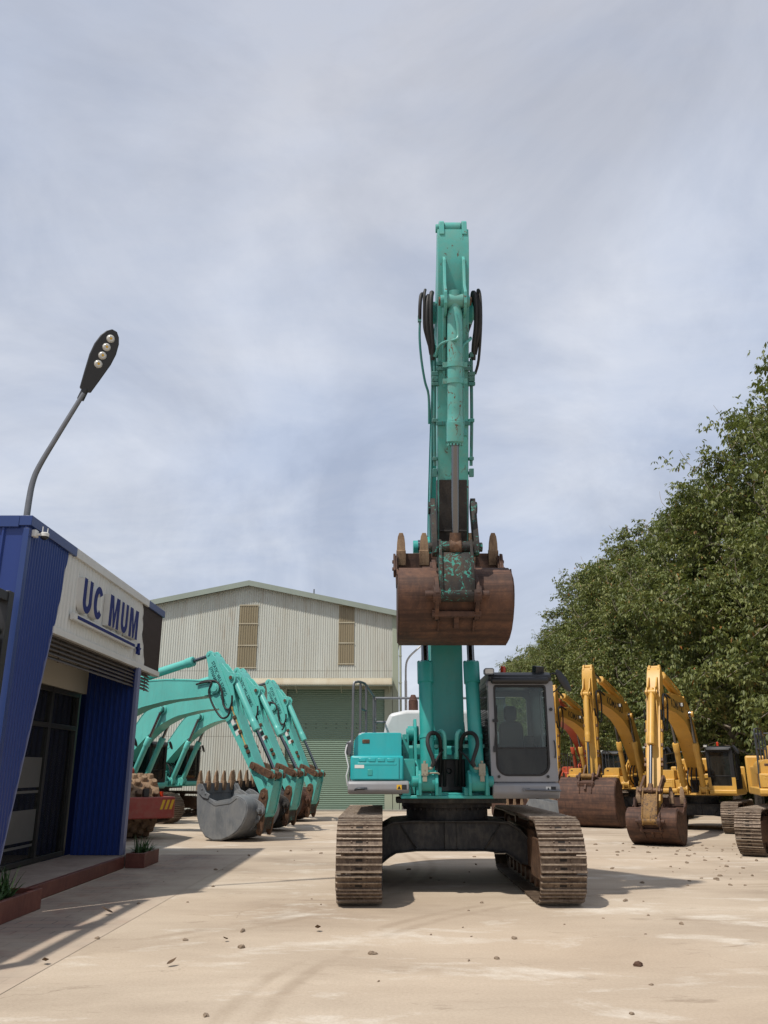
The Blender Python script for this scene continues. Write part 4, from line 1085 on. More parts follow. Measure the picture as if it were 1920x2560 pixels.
# the raised edge runs nearly the length of the white fascia
def on_fascia(y, z, x=XF+.02): return Vector((x,y,z)) - sgp
def arc(cx, cy, rx, ry, a0, a1, n=16): return [(cx+rx*math.cos(math.radians(lerp(a0,a1,i/n))), cy+ry*math.sin(math.radians(lerp(a0,a1,i/n)))) for i in range(n+1)]
GLYPH = dict(U=[(0,1)] + arc(.5,.36,.5,.36,180,360) + [(1,1),(.65,1)] + arc(.5,.36,.15,.15,0,-180) + [(.35,1)],
             C=arc(.5,.5,.5,.5,38,322,30) + arc(.5,.5,.155,.29,-42,-318,30),
             M=[(0,0),(0,1),(.35,1),(.5,.45),(.65,1),(1,1),(1,0),(.73,0),(.73,.62),(.58,.0),(.42,.0),(.27,.62),(.27,0)])
PS = .977                                   # the raised faces stand 0.11 m in front of the sheet
for body, y0, y1 in (('U',12.86,13.27),('C',13.36,13.82),('M',14.17,14.72),('U',14.83,15.24),('M',15.34,15.90)):
    y0, y1, z0_, z1_ = y0*PS - sgp.y, y1*PS - sgp.y, 1.67+(4.075-1.67)*PS - sgp.z, 1.67+(4.625-1.67)*PS - sgp.z
    mb = MB(); mb.prism([(lerp(y0,y1,u_), lerp(z0_,z1_,v_)) for u_,v_ in GLYPH[body]], lambda y,z,x:(x,y,z), .012, .115)
    lt = mb.build('letter', [M['white_clad'], M['navy']], sg, 0, 0)
    for p in lt.data.polygons: p.material_index = 1 if p.normal.x > .9 else 0
mb = MB(); mb.box(.02,.09,12.66*PS-sgp.y,15.90*PS-sgp.y,3.86-sgp.z,3.965-sgp.z); mb.build('bar_side', M['white_clad'], sg, .004)
mb = MB(); mb.box(.091,.096,12.80*PS-sgp.y,15.88*PS-sgp.y,3.89-sgp.z,3.94-sgp.z); mb.build('bar', M['navy'], sg, 0)
st = []
for k in range(10):
    a = PI/2 + k*PI/5; r = (.12,.05)[k % 2]; st.append((16.19*PS-sgp.y+math.cos(a)*r, 3.885-sgp.z+math.sin(a)*r))
MB().prism(st, lambda y,z,x:(x,y,z), .05, .10).build('star', M['navy'], sg, 0)

# camera on the corner
cam_t = thing('security_camera', 'white dome security camera with two antennas, on the corner of the blue office', 'camera', (XF+.02,YF+.11,4.73))
cam_t.scale = (.6,.6,.6)
MB().box(0,.10,-.10,.07,-.06,.10).build('wall_box', M['decal_white'], cam_t, .012)
mb = MB(); mb.tube([(.09,0,.0),(.16,.02,.02),(.20,.04,.03)],.03); mb.stack((.24,.05,-.03),(.24,.05,.06),[(0,.095),(.8,.10),(1,.08)],20); hd = mb.build('housing', M['decal_white'], cam_t, 0)
mb = MB(); mb.stack((.24,.05,-.11),(.24,.05,-.03),[(0,.02),(.2,.055),(.55,.082),(1,.09)],20); mb.build('dome', M['black'], cam_t, 0)
mb = MB(); mb.cyl((.20,.02,.05),(.195,.02,.20),.011); mb.cyl((.29,.07,.05),(.295,.07,.17),.011); mb.build('antenna', M['decal_white'], hd, 0)

# black steel frame by the building corner; unseen near stretch added to shade the yard
fr_t = thing('steel_gate_frame', 'tall black steel gate frame by the office corner, unseen near panels added to cast shade', 'gate', (-4.84,8.6,0))
mb = MB()
for y in (6.6,8.5,10.34): mb.box(-.07,.07,y-8.6-.07,y-8.6+.07,0,3.86)
mb.box(-.06,.06,-2.0,1.74,3.72,3.84); mb.box(-.05,.05,-2.0,1.74,.12,.22)
mb.tube([(0,1.7,3.3),(0,1.2,3.7)],.035,smooth=1); mb.tube([(0,-.2,3.3),(0,.3,3.7)],.035,smooth=1)
mb.build('frame', M['black'], fr_t, .006)
MB().box(-.02,.02,-1.93,1.68,.25,3.25).build('panel', M['black'], fr_t, 0)
# ------------------------------------------------------------------ planters
M['leafblade'] = plain('planter_leaf_green', (.045,.10,.025,1), .5, 0, .35, 8)
M['soil'] = plain('dark_soil', srgb(70,52,42), .95, 0, .2, 14, .4)
def planter(x0,x1,y0,y1,label,seed,cx,cy):
    p = thing('planter', label, 'planter', ((x0+x1)/2,(y0+y1)/2,0), 0, 'red tiled planters along the office step')
    hx, hy = (x1-x0)/2, (y1-y0)/2
    mb = MB()
    o = [(-hx,-hy),(hx,-hy),(hx,hy),(-hx,hy)]; i_ = [(-hx+.06,-hy+.06),(hx-.06,-hy+.06),(hx-.06,hy-.06),(-hx+.06,hy-.06)]
    mb.plate_hole(o, i_, lambda a,b,z:(a,b,z), .006, .25); mb.build('box', M['red_tile'], p, .006)
    mb = MB(); mb.box(-hx+.06,hx-.06,-hy+.06,hy-.06,.01,.19); mb.build('soil', M['soil'], p, 0)
    rnd = random.Random(seed); mb = MB()
    for k in range(95):
        a = rnd.uniform(0,2*PI); bx = cx-(x0+x1)/2 + rnd.uniform(-.09,.09); by = cy-(y0+y1)/2 + rnd.uniform(-.2,.2)
        ln = rnd.uniform(.20,.44); tilt = rnd.uniform(.15,1.05); wd = rnd.uniform(.012,.022)
        sd = Vector((-math.sin(a),math.cos(a),0))*wd; pts = []
        for q in range(5):
            t = q/4; r = ln*math.sin(tilt)*t*(1+.25*t); z = .17 + ln*math.cos(tilt)*t*(1.1-.45*t*tilt)
            c = Vector((bx+math.cos(a)*r, by+math.sin(a)*r, z)); ww = (1-t)**.7*(.6+1.2*t*(1-t)*2)
            pts.append((mb.bm.verts.new(c-sd*ww), mb.bm.verts.new(c+sd*ww)))
        for u_, v_ in zip(pts[:-1], pts[1:]): mb._face((u_[0],u_[1],v_[1],v_[0]))
    pt = mb.build('plant', M['leafblade'], None, 0, 0)
    pt.location = p.location
    tag(pt, 'tufted green plant with strap leaves growing in the ' + ('far planter by the blue wall' if seed == 1 else 'near planter at the frame edge'), 'plant', 'green plants in the red planters')
planter(-4.63,-4.29,15.86,16.85,'far red tiled planter at the end of the office step',1,-4.46,16.3)
planter(-5.35,-4.33,9.2,11.35,'near red tiled planter at the left edge of the picture',2,-4.62,10.75)


# ------------------------------------------------------------------ street lamps
sl = thing('street_lamp', 'grey bent lamp post with black paddle head, standing on the blue office roof corner', 'street lamp', (-5.02,11.0,ZT-.05))
mb = MB(); B0 = Vector(sl.location)
rel = lambda x,z,y=11.0: (x-B0.x, y-B0.y, z-B0.z)
mb.tube([rel(-5.02,4.9),rel(-5.02,5.3),rel(-5.0,5.6),rel(-4.93,5.85),rel(-4.72,6.33),rel(-4.43,6.97)], lambda t: lerp(.046,.034,t), 12, 5)
mb.box(-.1,.1,-.1,.1,.03,.07)
mb.build('post', M['steel'], sl, 0)
ax = Vector((.37,-.06,1.0)).normalized(); nn = Vector((.52,-.80,-.24)); nn = (nn - ax*nn.dot(ax)).normalized(); sd = nn.cross(ax)
hb = Vector(rel(-4.43,6.97))
out = [(0,.035),(.05,.04),(.06,.085),(.30,.125),(.58,.168),(.76,.172),(.92,.145),(1.02,.10),(1.08,.04)]
def headpt(a, w, d): return hb + ax*a + sd*w + nn*d
mb = MB()
loop = [(a,w) for a,w in out] + [(a,-w) for a,w in out[::-1]]
mb.loops([[headpt(a,w*.8,-.075) for a,w in loop],[headpt(a,w,-.03) for a,w in loop],[headpt(a,w,.0) for a,w in loop],[headpt(a,w*.93,.012) for a,w in loop]])
mb.cyl(headpt(-.10,0,-.03),headpt(.08,0,-.03),.052,n=16)
hd = mb.build('lamp_head', M['black'], sl, .006)
for k in range(4):
    c = headpt(.50+k*.145, -.0, .012)
    mb = MB(); mb.stack(c, c+nn*.028, [(0,.062),(.3,.060),(1,.04)], 20); le = mb.build('lens', M['lamp_lens'], hd, 0)
    mb = MB(); mb.cyl(c+nn*.027, c+nn*.032, .018, n=12); mb.build('emitter', M['decal_yellow'], le, 0)

sl2 = thing('street_lamp', 'thin far street lamp with curved arm, just right of the beige shed', 'street lamp', (1.0,38.2,0))
mb = MB(); mb.tube([(0,0,0),(0,0,3),(0,0,5.6)], .06, 10, 1); mb.tube([(0,0,5.6),(.02,0,6.3),(.15,0,6.65),(.5,0,7.0),(1.05,0,7.45),(1.4,0,7.6)], .045, 8, 4)
mb.build('post', M['whitehood'], sl2, 0)
mb = MB(); mb.stack((1.35,0,7.58),(2.1,0,7.72),[(0,.05),(.2,.09),(.6,.15),(1,.06)],14); mb.build('lamp_head', M['black'], sl2, 0)

# ------------------------------------------------------------------ big beige shed
sh = thing('shed', 'large beige corrugated shed with gable roof and green roller door', 'building', (-6.25,37.5,0))
sp = Vector(sh.location)
def shp(o): o.location = -sp; return o
SX0, SX1, SY, RX, RZ, EZ = -13.1, .62, 37.5, -6.25, 10.0, 8.58
gz = lambda u: (RZ - abs((SX0+u)-RX)*(RZ-EZ)/6.86) - .12
DX0, DX1, DZ = -4.35, .02, 5.15
mb = MB()
corrugated(mb, (SX0,SY), (DX0,SY), K(.0), gz, .105, .022, (0,-1))
corrugated(mb, (DX0,SY), (DX1,SY), K(DZ), lambda u: gz(u+DX0-SX0), .105, .022, (0,-1))
corrugated(mb, (DX1,SY), (SX1,SY), K(.0), lambda u: gz(u+DX1-SX0), .105, .022, (0,-1))
shp(mb.build('front_wall', M['shed_sheet'], sh, 0, 0))
mb = MB(); corrugated(mb, (SX1+.02,SY+.02), (SX1+.02,SY+30), K(0), K(EZ-.1), .21, .022, (1,0)); corrugated(mb, (SX0-.02,SY+30), (SX0-.02,SY+.02), K(0), K(EZ-.1), .21, .022, (-1,0))
shp(mb.build('side_wall', M['shed_low'], sh, 0, 0))
mb = MB()
for s0, s1 in ((SX0-.25, RX), (RX, SX1+.25)):
    z0 = RZ - abs(s0-RX)*(RZ-EZ)/6.86; z1 = RZ - abs(s1-RX)*(RZ-EZ)/6.86
    mb.prism([(s0,z0),(s1,z1),(s1,z1+.06),(s0,z0+.06)], lambda x,z,y:(x,y,z), SY-.30, SY+30)
shp(mb.build('roof', M['shed_roof'], sh, 0))
mb = MB()
for s0, s1 in ((SX0-.27, RX-.001), (RX+.001, SX1+.27)):
    z0 = RZ - abs(s0-RX)*(RZ-EZ)/6.86; z1 = RZ - abs(s1-RX)*(RZ-EZ)/6.86
    mb.prism([(s0,z0-.17),(s1,z1-.17),(s1,z1+.075),(s0,z0+.075)], lambda x,z,y:(x,y,z), SY-.34, SY-.303)
shp(mb.build('barge_board', M['shed_roof'], sh, 0))
mb = MB(); mb.cyl((RX+3.0,SY-.1,RZ-.6),(RX+3.0,SY-.1,RZ-.30),.03); shp(mb.build('roof_vent', M['steel'], sh, 0))
for (xa, xb, za, zb_) in ((-6.66,-5.80,6.05,8.98),(-2.08,-1.36,6.22,8.98)):
    mb = MB(); corrugated(mb, (xa,SY-.026), (xb,SY-.026), K(za), K(zb_), .105, .022, (0,-1)); w = shp(mb.build('skylight', M['skylight'], sh, 0, 0))
    mb = MB()
    for z in (za+.05, lerp(za,zb_,.36), lerp(za,zb_,.70), zb_-.02): mb.box(xa-.02, xb+.02, SY-.058, SY-.051, z-.025, z+.025)
    mb.build('lap_strip', M['awning'], w, 0)
mb = MB(); mb.box(DX1-.0,DX1+.34,SY-.085,SY-.03,0,EZ*.60); mb.box(DX0-.25,DX0,SY-.085,SY-.03,0,DZ); mb.box(DX0-.25,DX1+.34,SY-.09,SY-.03,DZ-.0,DZ+.12)
shp(mb.build('door_surround', M['shed_low'], sh, .01))
mb = MB(); corn = [( .36,.60)]; mb.box(DX1+.36,SX1+.03,SY-.06,SY-.03,0,EZ-.05); shp(mb.build('corner_trim', M['shed_low'], sh, .005))
mb = MB(); zz = 0.02; R = []                    # roller door slats
while zz < DZ:
    for q, h in ((0,0),(.02,.018),(.05,.022),(.075,.006)): R.append((zz+q, h))
    zz += .085
a_ = [mb.bm.verts.new((DX0,SY+.10-h,z)) for z,h in R]; b_ = [mb.bm.verts.new((DX1,SY+.10-h,z)) for z,h in R]
for i in range(len(R)-1): mb._face((a_[i],b_[i],b_[i+1],a_[i+1]))
rd = shp(mb.build('roller_door', M['shutter'], sh, 0, 60))
mb = MB()
for z in (3.45,3.62):
    for k in range(9): mb.box(DX0+.4+k*.45, DX0+.46+k*.45, SY+.07, SY+.079, z, z+.03)
mb.build('vent_slot', M['black'], rd, 0)
mb = MB(); prof = [(0,5.60),(.35,5.585),(.62,5.53),(.78,5.44),(.85,5.31),(.86,5.25)]
L0, L1 = -5.9, .35; nx = 62
rings = []
for i in range(nx*2+1):
    x = lerp(L0,L1,i/(nx*2)); h = .018 if i % 2 else 0
    rings.append([mb.bm.verts.new((x, SY-.09-p-h*.6, z+h)) for p,z in prof])
for a, b in zip(rings[:-1], rings[1:]):
    for k in range(len(prof)-1): mb._face((a[k],b[k],b[k+1],a[k+1]))
aw = shp(mb.build('awning', M['awning'], sh, 0, 60))
mb = MB(); mb.box(L0,L1,SY-.93,SY-.90,5.20,5.262); mb.box(L1+.005,L1+.03,SY-.9,SY-.1,5.2,5.60); mb.box(L0,L1,SY-.86,SY-.82,5.20,5.25)
for x in (L0+.1,-3.9,-1.9,L1-.1): mb.tube([(x,SY-.85,5.24),(x,SY-.1,5.0)],.025,6,1)
mb.build('awning_frame', M['shed_low'], aw, 0)
mb = MB(); mb.cyl((SX1+.12,SY-.10,0),(SX1+.12,SY-.10,EZ-.2),.055); mb.box(SX1+.02,SX1+.22,SY-.30,SY+30,EZ-.16,EZ-.02)
for z in (2,4,5.4,6.6): mb.box(SX1+.05,SX1+.19,SY-.165,SY-.03,z,z+.05)
shp(mb.build('downpipe', M['shed_low'], sh, 0))
mb = MB(); mb.box(SX0-.3,SX1+.35,SY-.35,SY+.05,.006,.06); shp(mb.build('plinth', M['conc'], sh, 0))
mb = MB(); mb.box(SX0,SX1,SY+.4,SY+.45,0,EZ-.3); shp(mb.build('inner_wall', M['shed_low'], sh, 0))
# ------------------------------------------------------------------ the machines
PAL_HERO = dict(body=M['teal'], panel=M['teal_clean'], skirt=M['silver'], cab=M['silver'], bucket=M['rust_bucket'], track=M['track'], under=M['under'], under2=M['pin'],
                hood=M['whitehood'], glass=M['glass'], glass2=M['glass_dark'], cw=M['silver'], stick=M['teal_worn'], bcyl=M['teal_rusty'], lampc=M['steel'], rail=M['steel'])
PAL_MINT = dict(body=M['mint'], panel=M['mint'], skirt=M['mint'], cab=M['black'], bucket=M['grey_bucket'], track=M['track'], under=M['under'], under2=M['pin'],
                glass=M['glass_dark'], link=M['pin'], hlink=M['teal_worn'], wll=True, pipe=M['brass'], clamp=M['pin'], rail=M['darksteel'])
PAL_YEL = dict(body=M['yellow'], panel=M['yellow'], skirt=M['yellow'], cab=M['black'], bucket=M['rust_bucket'], track=M['track'], under=M['under'], under2=M['pin'],
               glass=M['glass_dark'], link=M['pin'], hlink=M['scraped_y'], mark='KOMATSU', latch=True, cabbase=M['yellow'], rail=M['darksteel'])
PAL_RED = dict(PAL_YEL, body=M['orange'], panel=M['orange'], skirt=M['orange'], hlink=M['orange'], mark=None)

hero, _, _ = excavator('big teal excavator facing the camera, boom raised high with rusty bucket, silver cab', None, (.98,13.6,0), 0, 1.0, PAL_HERO,
                    dict(t=-1.5, h=4.77, pz=4.40, b=17.5, bw=.77), True)

def park(label, group, pal, Pxy, heading, scale, pose, feats=(), centre=None):
    """park a machine so that its bucket pin stands at Pxy; heading in degrees from facing the camera, + turns to the right"""
    th = math.radians(heading)
    root, P, T = excavator(label, group, (0,0,0), th, scale, pal, pose, False, feats)
    f = Vector((math.sin(th), -math.cos(th)))
    if centre: root.location = (*centre, 0); return root
    root.location = (Pxy[0] - f.x*P.x*scale, Pxy[1] - f.y*P.x*scale, 0)
    return root
GM = 'mint green excavators parked in a row on the left'
GY = 'yellow excavators parked in a row under the trees'
low = dict(t=2.4, h=4.25, pz=1.27, b=6, bw=.80, bs=1.15, off=(-.90,-.02), coupler=True)
park('mint green excavator nearest the blue office, smooth grey bucket on the ground', GM, PAL_MINT, (-2.91,21.8), 62, .85, low)
park('middle mint green excavator of three, half hidden behind the nearest one, dark cab showing', GM, dict(PAL_MINT, bucket=M['under'], pipe=M['mint']), (-2.66,25.1), 61, .85, dict(low, t=2.55, h=4.18, pz=1.29))
park('mint green excavator farthest back, its stick in front of the green roller door', GM, dict(PAL_MINT, bucket=M['rust_bucket'], pipe=M['mint']), (-2.46,29.9), 64, .85, dict(low, t=2.25, h=4.3))

park('yellow excavator with toothed rusty bucket on the ground, nearest of those showing a boom', GY, PAL_YEL, (6.40,20.6), -30, .765, dict(t=1.9, h=4.3, pz=1.06, b=6, bw=.74), ('beacon','trackdetail'))
park('yellow excavator with a wide smooth rusty ditching bucket without teeth', GY, PAL_YEL, (6.62,27.2), -33, .80, dict(t=.30, h=4.7, pz=1.26, b=-58, bs=1.16, bw=1.12, teeth=False))
park('yellow excavator half hidden behind the silver cab of the big teal one', GY, PAL_YEL, (6.55,33.0), -33, .80, dict(t=.35, h=4.7, pz=1.15, b=10))
park('orange red excavator standing between the far yellow machines', None, PAL_RED, (7.5,38.6), -32, .84, dict(t=.2, h=4.8, pz=1.2, b=10))
park('yellow excavator cut off by the right edge of the picture, one dusty track in front', GY, PAL_YEL, None, -18, .86, dict(t=1.2, h=4.5, pz=1.3, b=10, track_turn=-17), ('trackdetail',), (9.42,18.74))

# padfoot roller between the office and the mint machines
pr = thing('padfoot_roller', 'red roller with rusty padfoot drum, sticking out from behind the blue office', 'roller', (-7.05,22.6,0), math.radians(35))
mb = MB()
R0, PW = .70, 2.0
mb.cyl((-PW/2,0,.80),(PW/2,0,.80),R0,n=40)
for k in range(9):
    x = -PW/2 + .12 + k*(PW-.24)/8
    for j in range(14):
        a = 2*PI*(j + .5*(k % 2))/14; c = Vector((x, math.cos(a)*R0, .80+math.sin(a)*R0)); o = Vector((0,math.cos(a),math.sin(a))); tt = Vector((0,-math.sin(a),math.cos(a))); xx = Vector((1,0,0))
        rg = lambda h, w1, w2: [c+o*h+xx*w1+tt*w2*.5, c+o*h+xx*w1*.5+tt*w2, c+o*h-xx*w1*.5+tt*w2, c+o*h-xx*w1+tt*w2*.5, c+o*h-xx*w1-tt*w2*.5, c+o*h-xx*w1*.5-tt*w2, c+o*h+xx*w1*.5-tt*w2, c+o*h+xx*w1-tt*w2*.5]
        mb.loops([rg(-.02,.10,.10), rg(.09,.075,.075), rg(.10,.065,.065)])
mb.build('padfoot_drum', M['tooth'], pr, .01, 25)
mb = MB()
mb.prism([(-1.20,-1.12),(1.20,-1.12),(1.30,-1.0),(1.30,1.1),(1.06,1.1),(1.06,-.86),(-1.06,-.86),(-1.06,1.1),(-1.30,1.1),(-1.30,-1.0)], lambda x,y,z:(x,y,z), .50, 1.02)
mb.box(-1.06,1.06,.92,1.15,.55,1.05)
fr_ = mb.build('frame', M['redroll'], pr, .03)
for k,(x,yy) in enumerate(((-.9,-1.128),(.85,-1.128))):
    for q in range(3):
        mb = MB(); x0 = x+q*.12; mb.prism([(x0,.72),(x0+.07,.72),(x0+.14,.95),(x0+.07,.95)], lambda a,z,y:(a,y,z), yy, yy+.006); mb.build('chevron_sticker', M['decal_yellow'], fr_, 0)
for q in range(3):
    mb = MB(); y0 = -.75+q*.12; mb.prism([(y0,.72),(y0+.07,.72),(y0+.14,.95),(y0+.07,.95)], lambda y,z,x:(x,y,z), 1.30, 1.306); mb.build('chevron_sticker', M['decal_yellow'], fr_, 0)
text_obj('lettering', 'DYNAPAC', .20, M['decal_white'], frame_matrix((1.306,-.30,.70),(0,1,0),(0,0,1)), fr_, .002)
for x in (-.5,.5):
    mb = MB(); mb.box(x-.07,x+.07,-1.05,-.92,1.025,1.22); mb.build('hose_bracket', M['black'], fr_, .01)
mb = MB(); mb.cyl((1.06,-.6,1.0),(1.06,-.6,1.14),.05); mb.build('beacon', M['amber'], fr_, 0)
mb = MB(); mb.box(-.95,.95,1.25,3.6,.75,1.75); mb.build('engine_cover', M['redroll'], pr, .08, seg=3)
for x in (-.95,.95):
    mb = MB(); mb.stack((x-.28,2.9,.72),(x+.28,2.9,.72),[(0,.55),(.1,.70),(.9,.70),(1,.55)],28)
    for j in range(20):
        a = 2*PI*j/20; mb.obox((x,2.9+math.cos(a)*.71,.72+math.sin(a)*.71),(.54,.10,.07),(a+PI/2,0,0))
    mb.build('tyre', M['rubber'], pr, 0)

# loose buckets and clutter far behind, seen under the main machine's cab
def loose_bucket(label, loc, rz, mat, tmat, sc=.75):
    t = thing('loose_bucket', label, 'bucket', loc, rz, None, sc)
    prof = [(-.55,1.0),(-.75,.7),(-.72,.3),(-.5,.06),(-.1,.0),(.4,.05),(.75,.35),(.85,.75)]
    mb = MB(); mb.ribbon(prof, .03, -.8, .8)
    for sx in (-1,1): mb.fz(prof, sx*.8-.015, sx*.8+.015)
    mb.build('shell', mat, t, .008)
    for k in range(5):
        x = -.72 + k*.36; mb = MB(); mb.loops([[(x-.07,-.80,.70),(x+.07,-.80,.70),(x+.07,-.89,.70),(x-.07,-.89,.70)],[(x-.04,-.86,1.08),(x+.04,-.86,1.08),(x+.04,-.89,1.08),(x-.04,-.89,1.08)]]); mb.build('tooth', tmat, t, .008)
loose_bucket('loose bucket with worn tan teeth lying behind the main machine', (4.55,30.5,0), .3, M['rust_bucket'], M['tooth'])
loose_bucket('loose grey bucket lying beside the wide rusty ditching bucket', (5.5,29.3,0), 1.2, M['grey_bucket'], M['grey_bucket'], .8)

# ------------------------------------------------------------------ trees
def leaf_material(name, a, b, c):
    t = NT(name)
    g = t.n('ShaderNodeNewGeometry'); oi = t.n('ShaderNodeObjectInfo')
    col = t.ramp(g.outputs['Random Per Island'], [(.0,a),(.45,b),(.86,c),(.965,dim(c,1.15)),(.985,srgb(150,92,48))])
    big = t.noise(t.coord('Object'), .9, 4, .6)
    col = t.mix(t.ramp(big, [(.42,0.),(.66,.75)]), col, (.25,.26,.085,1))
    dk = t.noise(t.mapping(t.coord('Object'),(1,1,1),(5,3,1)), .7, 3, .6)
    col = t.mix(t.ramp(dk, [(.52,0.),(.70,.45)]), col, dim(a,1.2))
    col = t.mix(t.math('MULTIPLY', oi.outputs['Random'], .45), col, dim(b,.72))
    d = t.n('ShaderNodeBsdfPrincipled'); d.inputs['Roughness'].default_value = .5; d.inputs['Specular IOR Level'].default_value = .3; t.l(col, d.inputs['Base Color'])
    tr = t.n('ShaderNodeBsdfTranslucent'); t.l(t.mix(.5, col, (.20,.26,.03,1)), tr.inputs[0])
    m = t.n('ShaderNodeMixShader'); m.inputs[0].default_value = .27
    t.l(d.outputs[0], m.inputs[1]); t.l(tr.outputs[0], m.inputs[2]); t.l(m.outputs[0], t.out.inputs[0])
    return t.m
M['leaf'] = leaf_material('rubber_tree_leaves', (.044,.066,.024,1), (.105,.134,.042,1), (.205,.222,.080,1))
M['bark'] = rusty('grey_bark', srgb(138,128,114), srgb(172,162,148), srgb(92,84,74), .9, 2.0)

def leaf_mesh(name, pts, nrm, size, rng):
    """drooping leaves of three leaflets; pts (n,3) tips, each leaflet a folded blade of 4 triangles"""
    n = len(pts)
    V_, F_ = [], []
    base = np.repeat(pts, 3, axis=0); m = n*3
    az = rng.uniform(0, 2*PI, n).repeat(3) + np.tile(np.array([-.75,0,.75]), n) + rng.normal(0,.2,m)
    droop = rng.uniform(.15, 1.25, n).repeat(3) + rng.normal(0,.12,m)
    L = size*rng.uniform(.7,1.25,m); W = L*.23
    d = np.stack([np.cos(az)*np.cos(droop), np.sin(az)*np.cos(droop), -np.sin(droop)], 1)
    s = np.stack([-np.sin(az), np.cos(az), rng.normal(0,.35,m)], 1); s /= np.linalg.norm(s, axis=1)[:,None]
    up = np.cross(d, s)
    stem = base + d*(L*.35)[:,None]
    tip = stem + d*L[:,None] - np.array([0,0,1])*(L*.12)[:,None]
    mid = stem + d*(L*.48)[:,None]
    l = mid + s*W[:,None] + up*(W*.30)[:,None]; r = mid - s*W[:,None] + up*(W*.30)[:,None]
    co = np.stack([stem, l, tip, r], 1).reshape(-1,3)
    me = bpy.data.meshes.new(name)
    me.vertices.add(m*4); me.vertices.foreach_set('co', co.astype(np.float32).ravel())
    idx = np.arange(m)*4
    loops = np.stack([idx, idx+1, idx+2, idx, idx+2, idx+3], 1).ravel()
    me.loops.add(m*6); me.loops.foreach_set('vertex_index', loops.astype(np.int32))
    me.polygons.add(m*2); me.polygons.foreach_set('loop_start', (np.arange(m*2)*3).astype(np.int32))
    me.update(calc_edges=True); me.validate()
    return me

def make_tree(seed, H, dens=1.0):
    rng = np.random.default_rng(seed); rnd = random.Random(seed)
    mb = MB()
    lean = Vector((rnd.uniform(-.3,.3), rnd.uniform(-.3,.3), 0))
    tp = lambda z: Vector((0,0,z)) + lean*(z/H)**1.5 + Vector((math.sin(z*.6+seed)*.10, math.cos(z*.5+seed)*.10, 0))
    mb.tube([tp(z) for z in (0,1.2,2.6,4.5,6.5,8.5,10.5,H*.92)], lambda t: lerp(.19,.03,t), 8, 2)
    tips = []
    nb = 46
    for i in range(nb):
        z0 = lerp(1.9, H*.86, (i+rnd.random()*.6)/nb); a = i*2.4 + rnd.uniform(-.5,.5)
        zz = z0/H
        env = 3.5*min(1,(zz*5.0+.12))*max(.20, 1-max(0,zz-.52)/.56)**.75
        ln = env*rnd.uniform(.72,1.14); rise = rnd.uniform(.20,.75)*ln*(.35+zz)
        p0 = tp(z0); dirv = Vector((math.cos(a),math.sin(a),0)); sdv = Vector((-math.sin(a),math.cos(a),0))*rnd.uniform(-.35,.35)*ln
        P_ = [p0, p0+dirv*ln*.35+Vector((0,0,rise*.55))+sdv*.2, p0+dirv*ln*.72+Vector((0,0,rise*.95))+sdv*.6, p0+dirv*ln+Vector((0,0,rise*.85-.12*ln))+sdv]
        mb.tube(P_, lambda t: lerp(.055,.010,t), 5, 3)
        nt = int(15*dens*(.45+ln/3.4))
        for k in range(nt):
            t = rnd.uniform(.28,1.04)**.75; t = min(t,1.0); seg = min(int(t*3),2); q = P_[seg].lerp(P_[seg+1], t*3-seg)
            off = Vector((rnd.gauss(0,.34),rnd.gauss(0,.34),rnd.gauss(.05,.30)))*(.55+.7*t)
            tips.append((q+off, .26+.20*rnd.random()))
            if rnd.random() < .22: mb.tube([q, q+off*.6+Vector((0,0,.06)), q+off], .007, 4, 1)
        if rnd.random() < .85 and zz > .30:           # bare twigs
            e = P_[3]; mb.tube([e, e+dirv*.25+Vector((0,0,.35)), e+dirv*.4+Vector((rnd.uniform(-.2,.2),rnd.uniform(-.2,.2),.85))], lambda t: lerp(.013,.006,t), 4, 2)
    for k in range(9):                                # top shoots
        a = rnd.uniform(0,2*PI); e = tp(H*.88); q = e+Vector((math.cos(a)*rnd.uniform(.2,.9),math.sin(a)*rnd.uniform(.2,.9),rnd.uniform(.4,1.5)))
        mb.tube([e,e.lerp(q,.5)+Vector((0,0,.1)),q],lambda t: lerp(.02,.005,t),4,2)
        if k < 6:
            for j in range(4): tips.append((e.lerp(q,rnd.uniform(.4,1))+Vector((rnd.gauss(0,.12),rnd.gauss(0,.12),rnd.gauss(0,.12))), .2))
    pts = []
    for c, r in tips:
        n = rng.integers(12, 19)
        pts.append(np.array(c)[None,:] + rng.normal(0, r*.54, (n,3))*np.array([1,1,.7]))
    pts = np.concatenate(pts)
    me = leaf_mesh('crown', pts, None, .165, rng); me.materials.append(M['leaf'])
    o = mb.build('trunk', M['bark'], None, 0, 0)
    tm = o.data; bpy.data.objects.remove(o)
    return tm, me
KINDS = [make_tree(11, 14.2), make_tree(23, 13.6), make_tree(37, 14.8), make_tree(51, 13.2)]
GT = 'leafy trees in rows behind the yellow excavators'
rt = random.Random(5)
nT = 0
def plant_tree(x, y, k, s, label):
    t = thing('tree', label, 'tree', (x,y,0), rt.uniform(0,2*PI), GT, s)
    for nm, me in (('trunk', KINDS[k][0]), ('crown', KINDS[k][1])):
        o = bpy.data.objects.new(nm, me); COL.objects.link(o); o.parent = t
    return t
front = 'tall leafy green tree in the front row behind the yellow excavators'
back = 'leafy green tree in the second row, mostly hidden by the front row of trees'
plant_tree(15.0, 23.6, 2, 1.09, 'tallest leafy tree of the front row, at the right edge of the picture')
plant_tree(15.2, 20.8, 0, 1.10, 'leafy tree cut by the right edge of the picture, beside the tallest one')
y = 26.4; i = 0
while y < 112:
    plant_tree(15.9 + rt.uniform(-.5,.4) + (y-21)*.012, y, i % 4, rt.uniform(1.0,1.1)*(1.09 if 27 < y < 62 else 1.02), front)
    y += 3.2 if y < 45 else 3.9; i += 1
y = 24.0
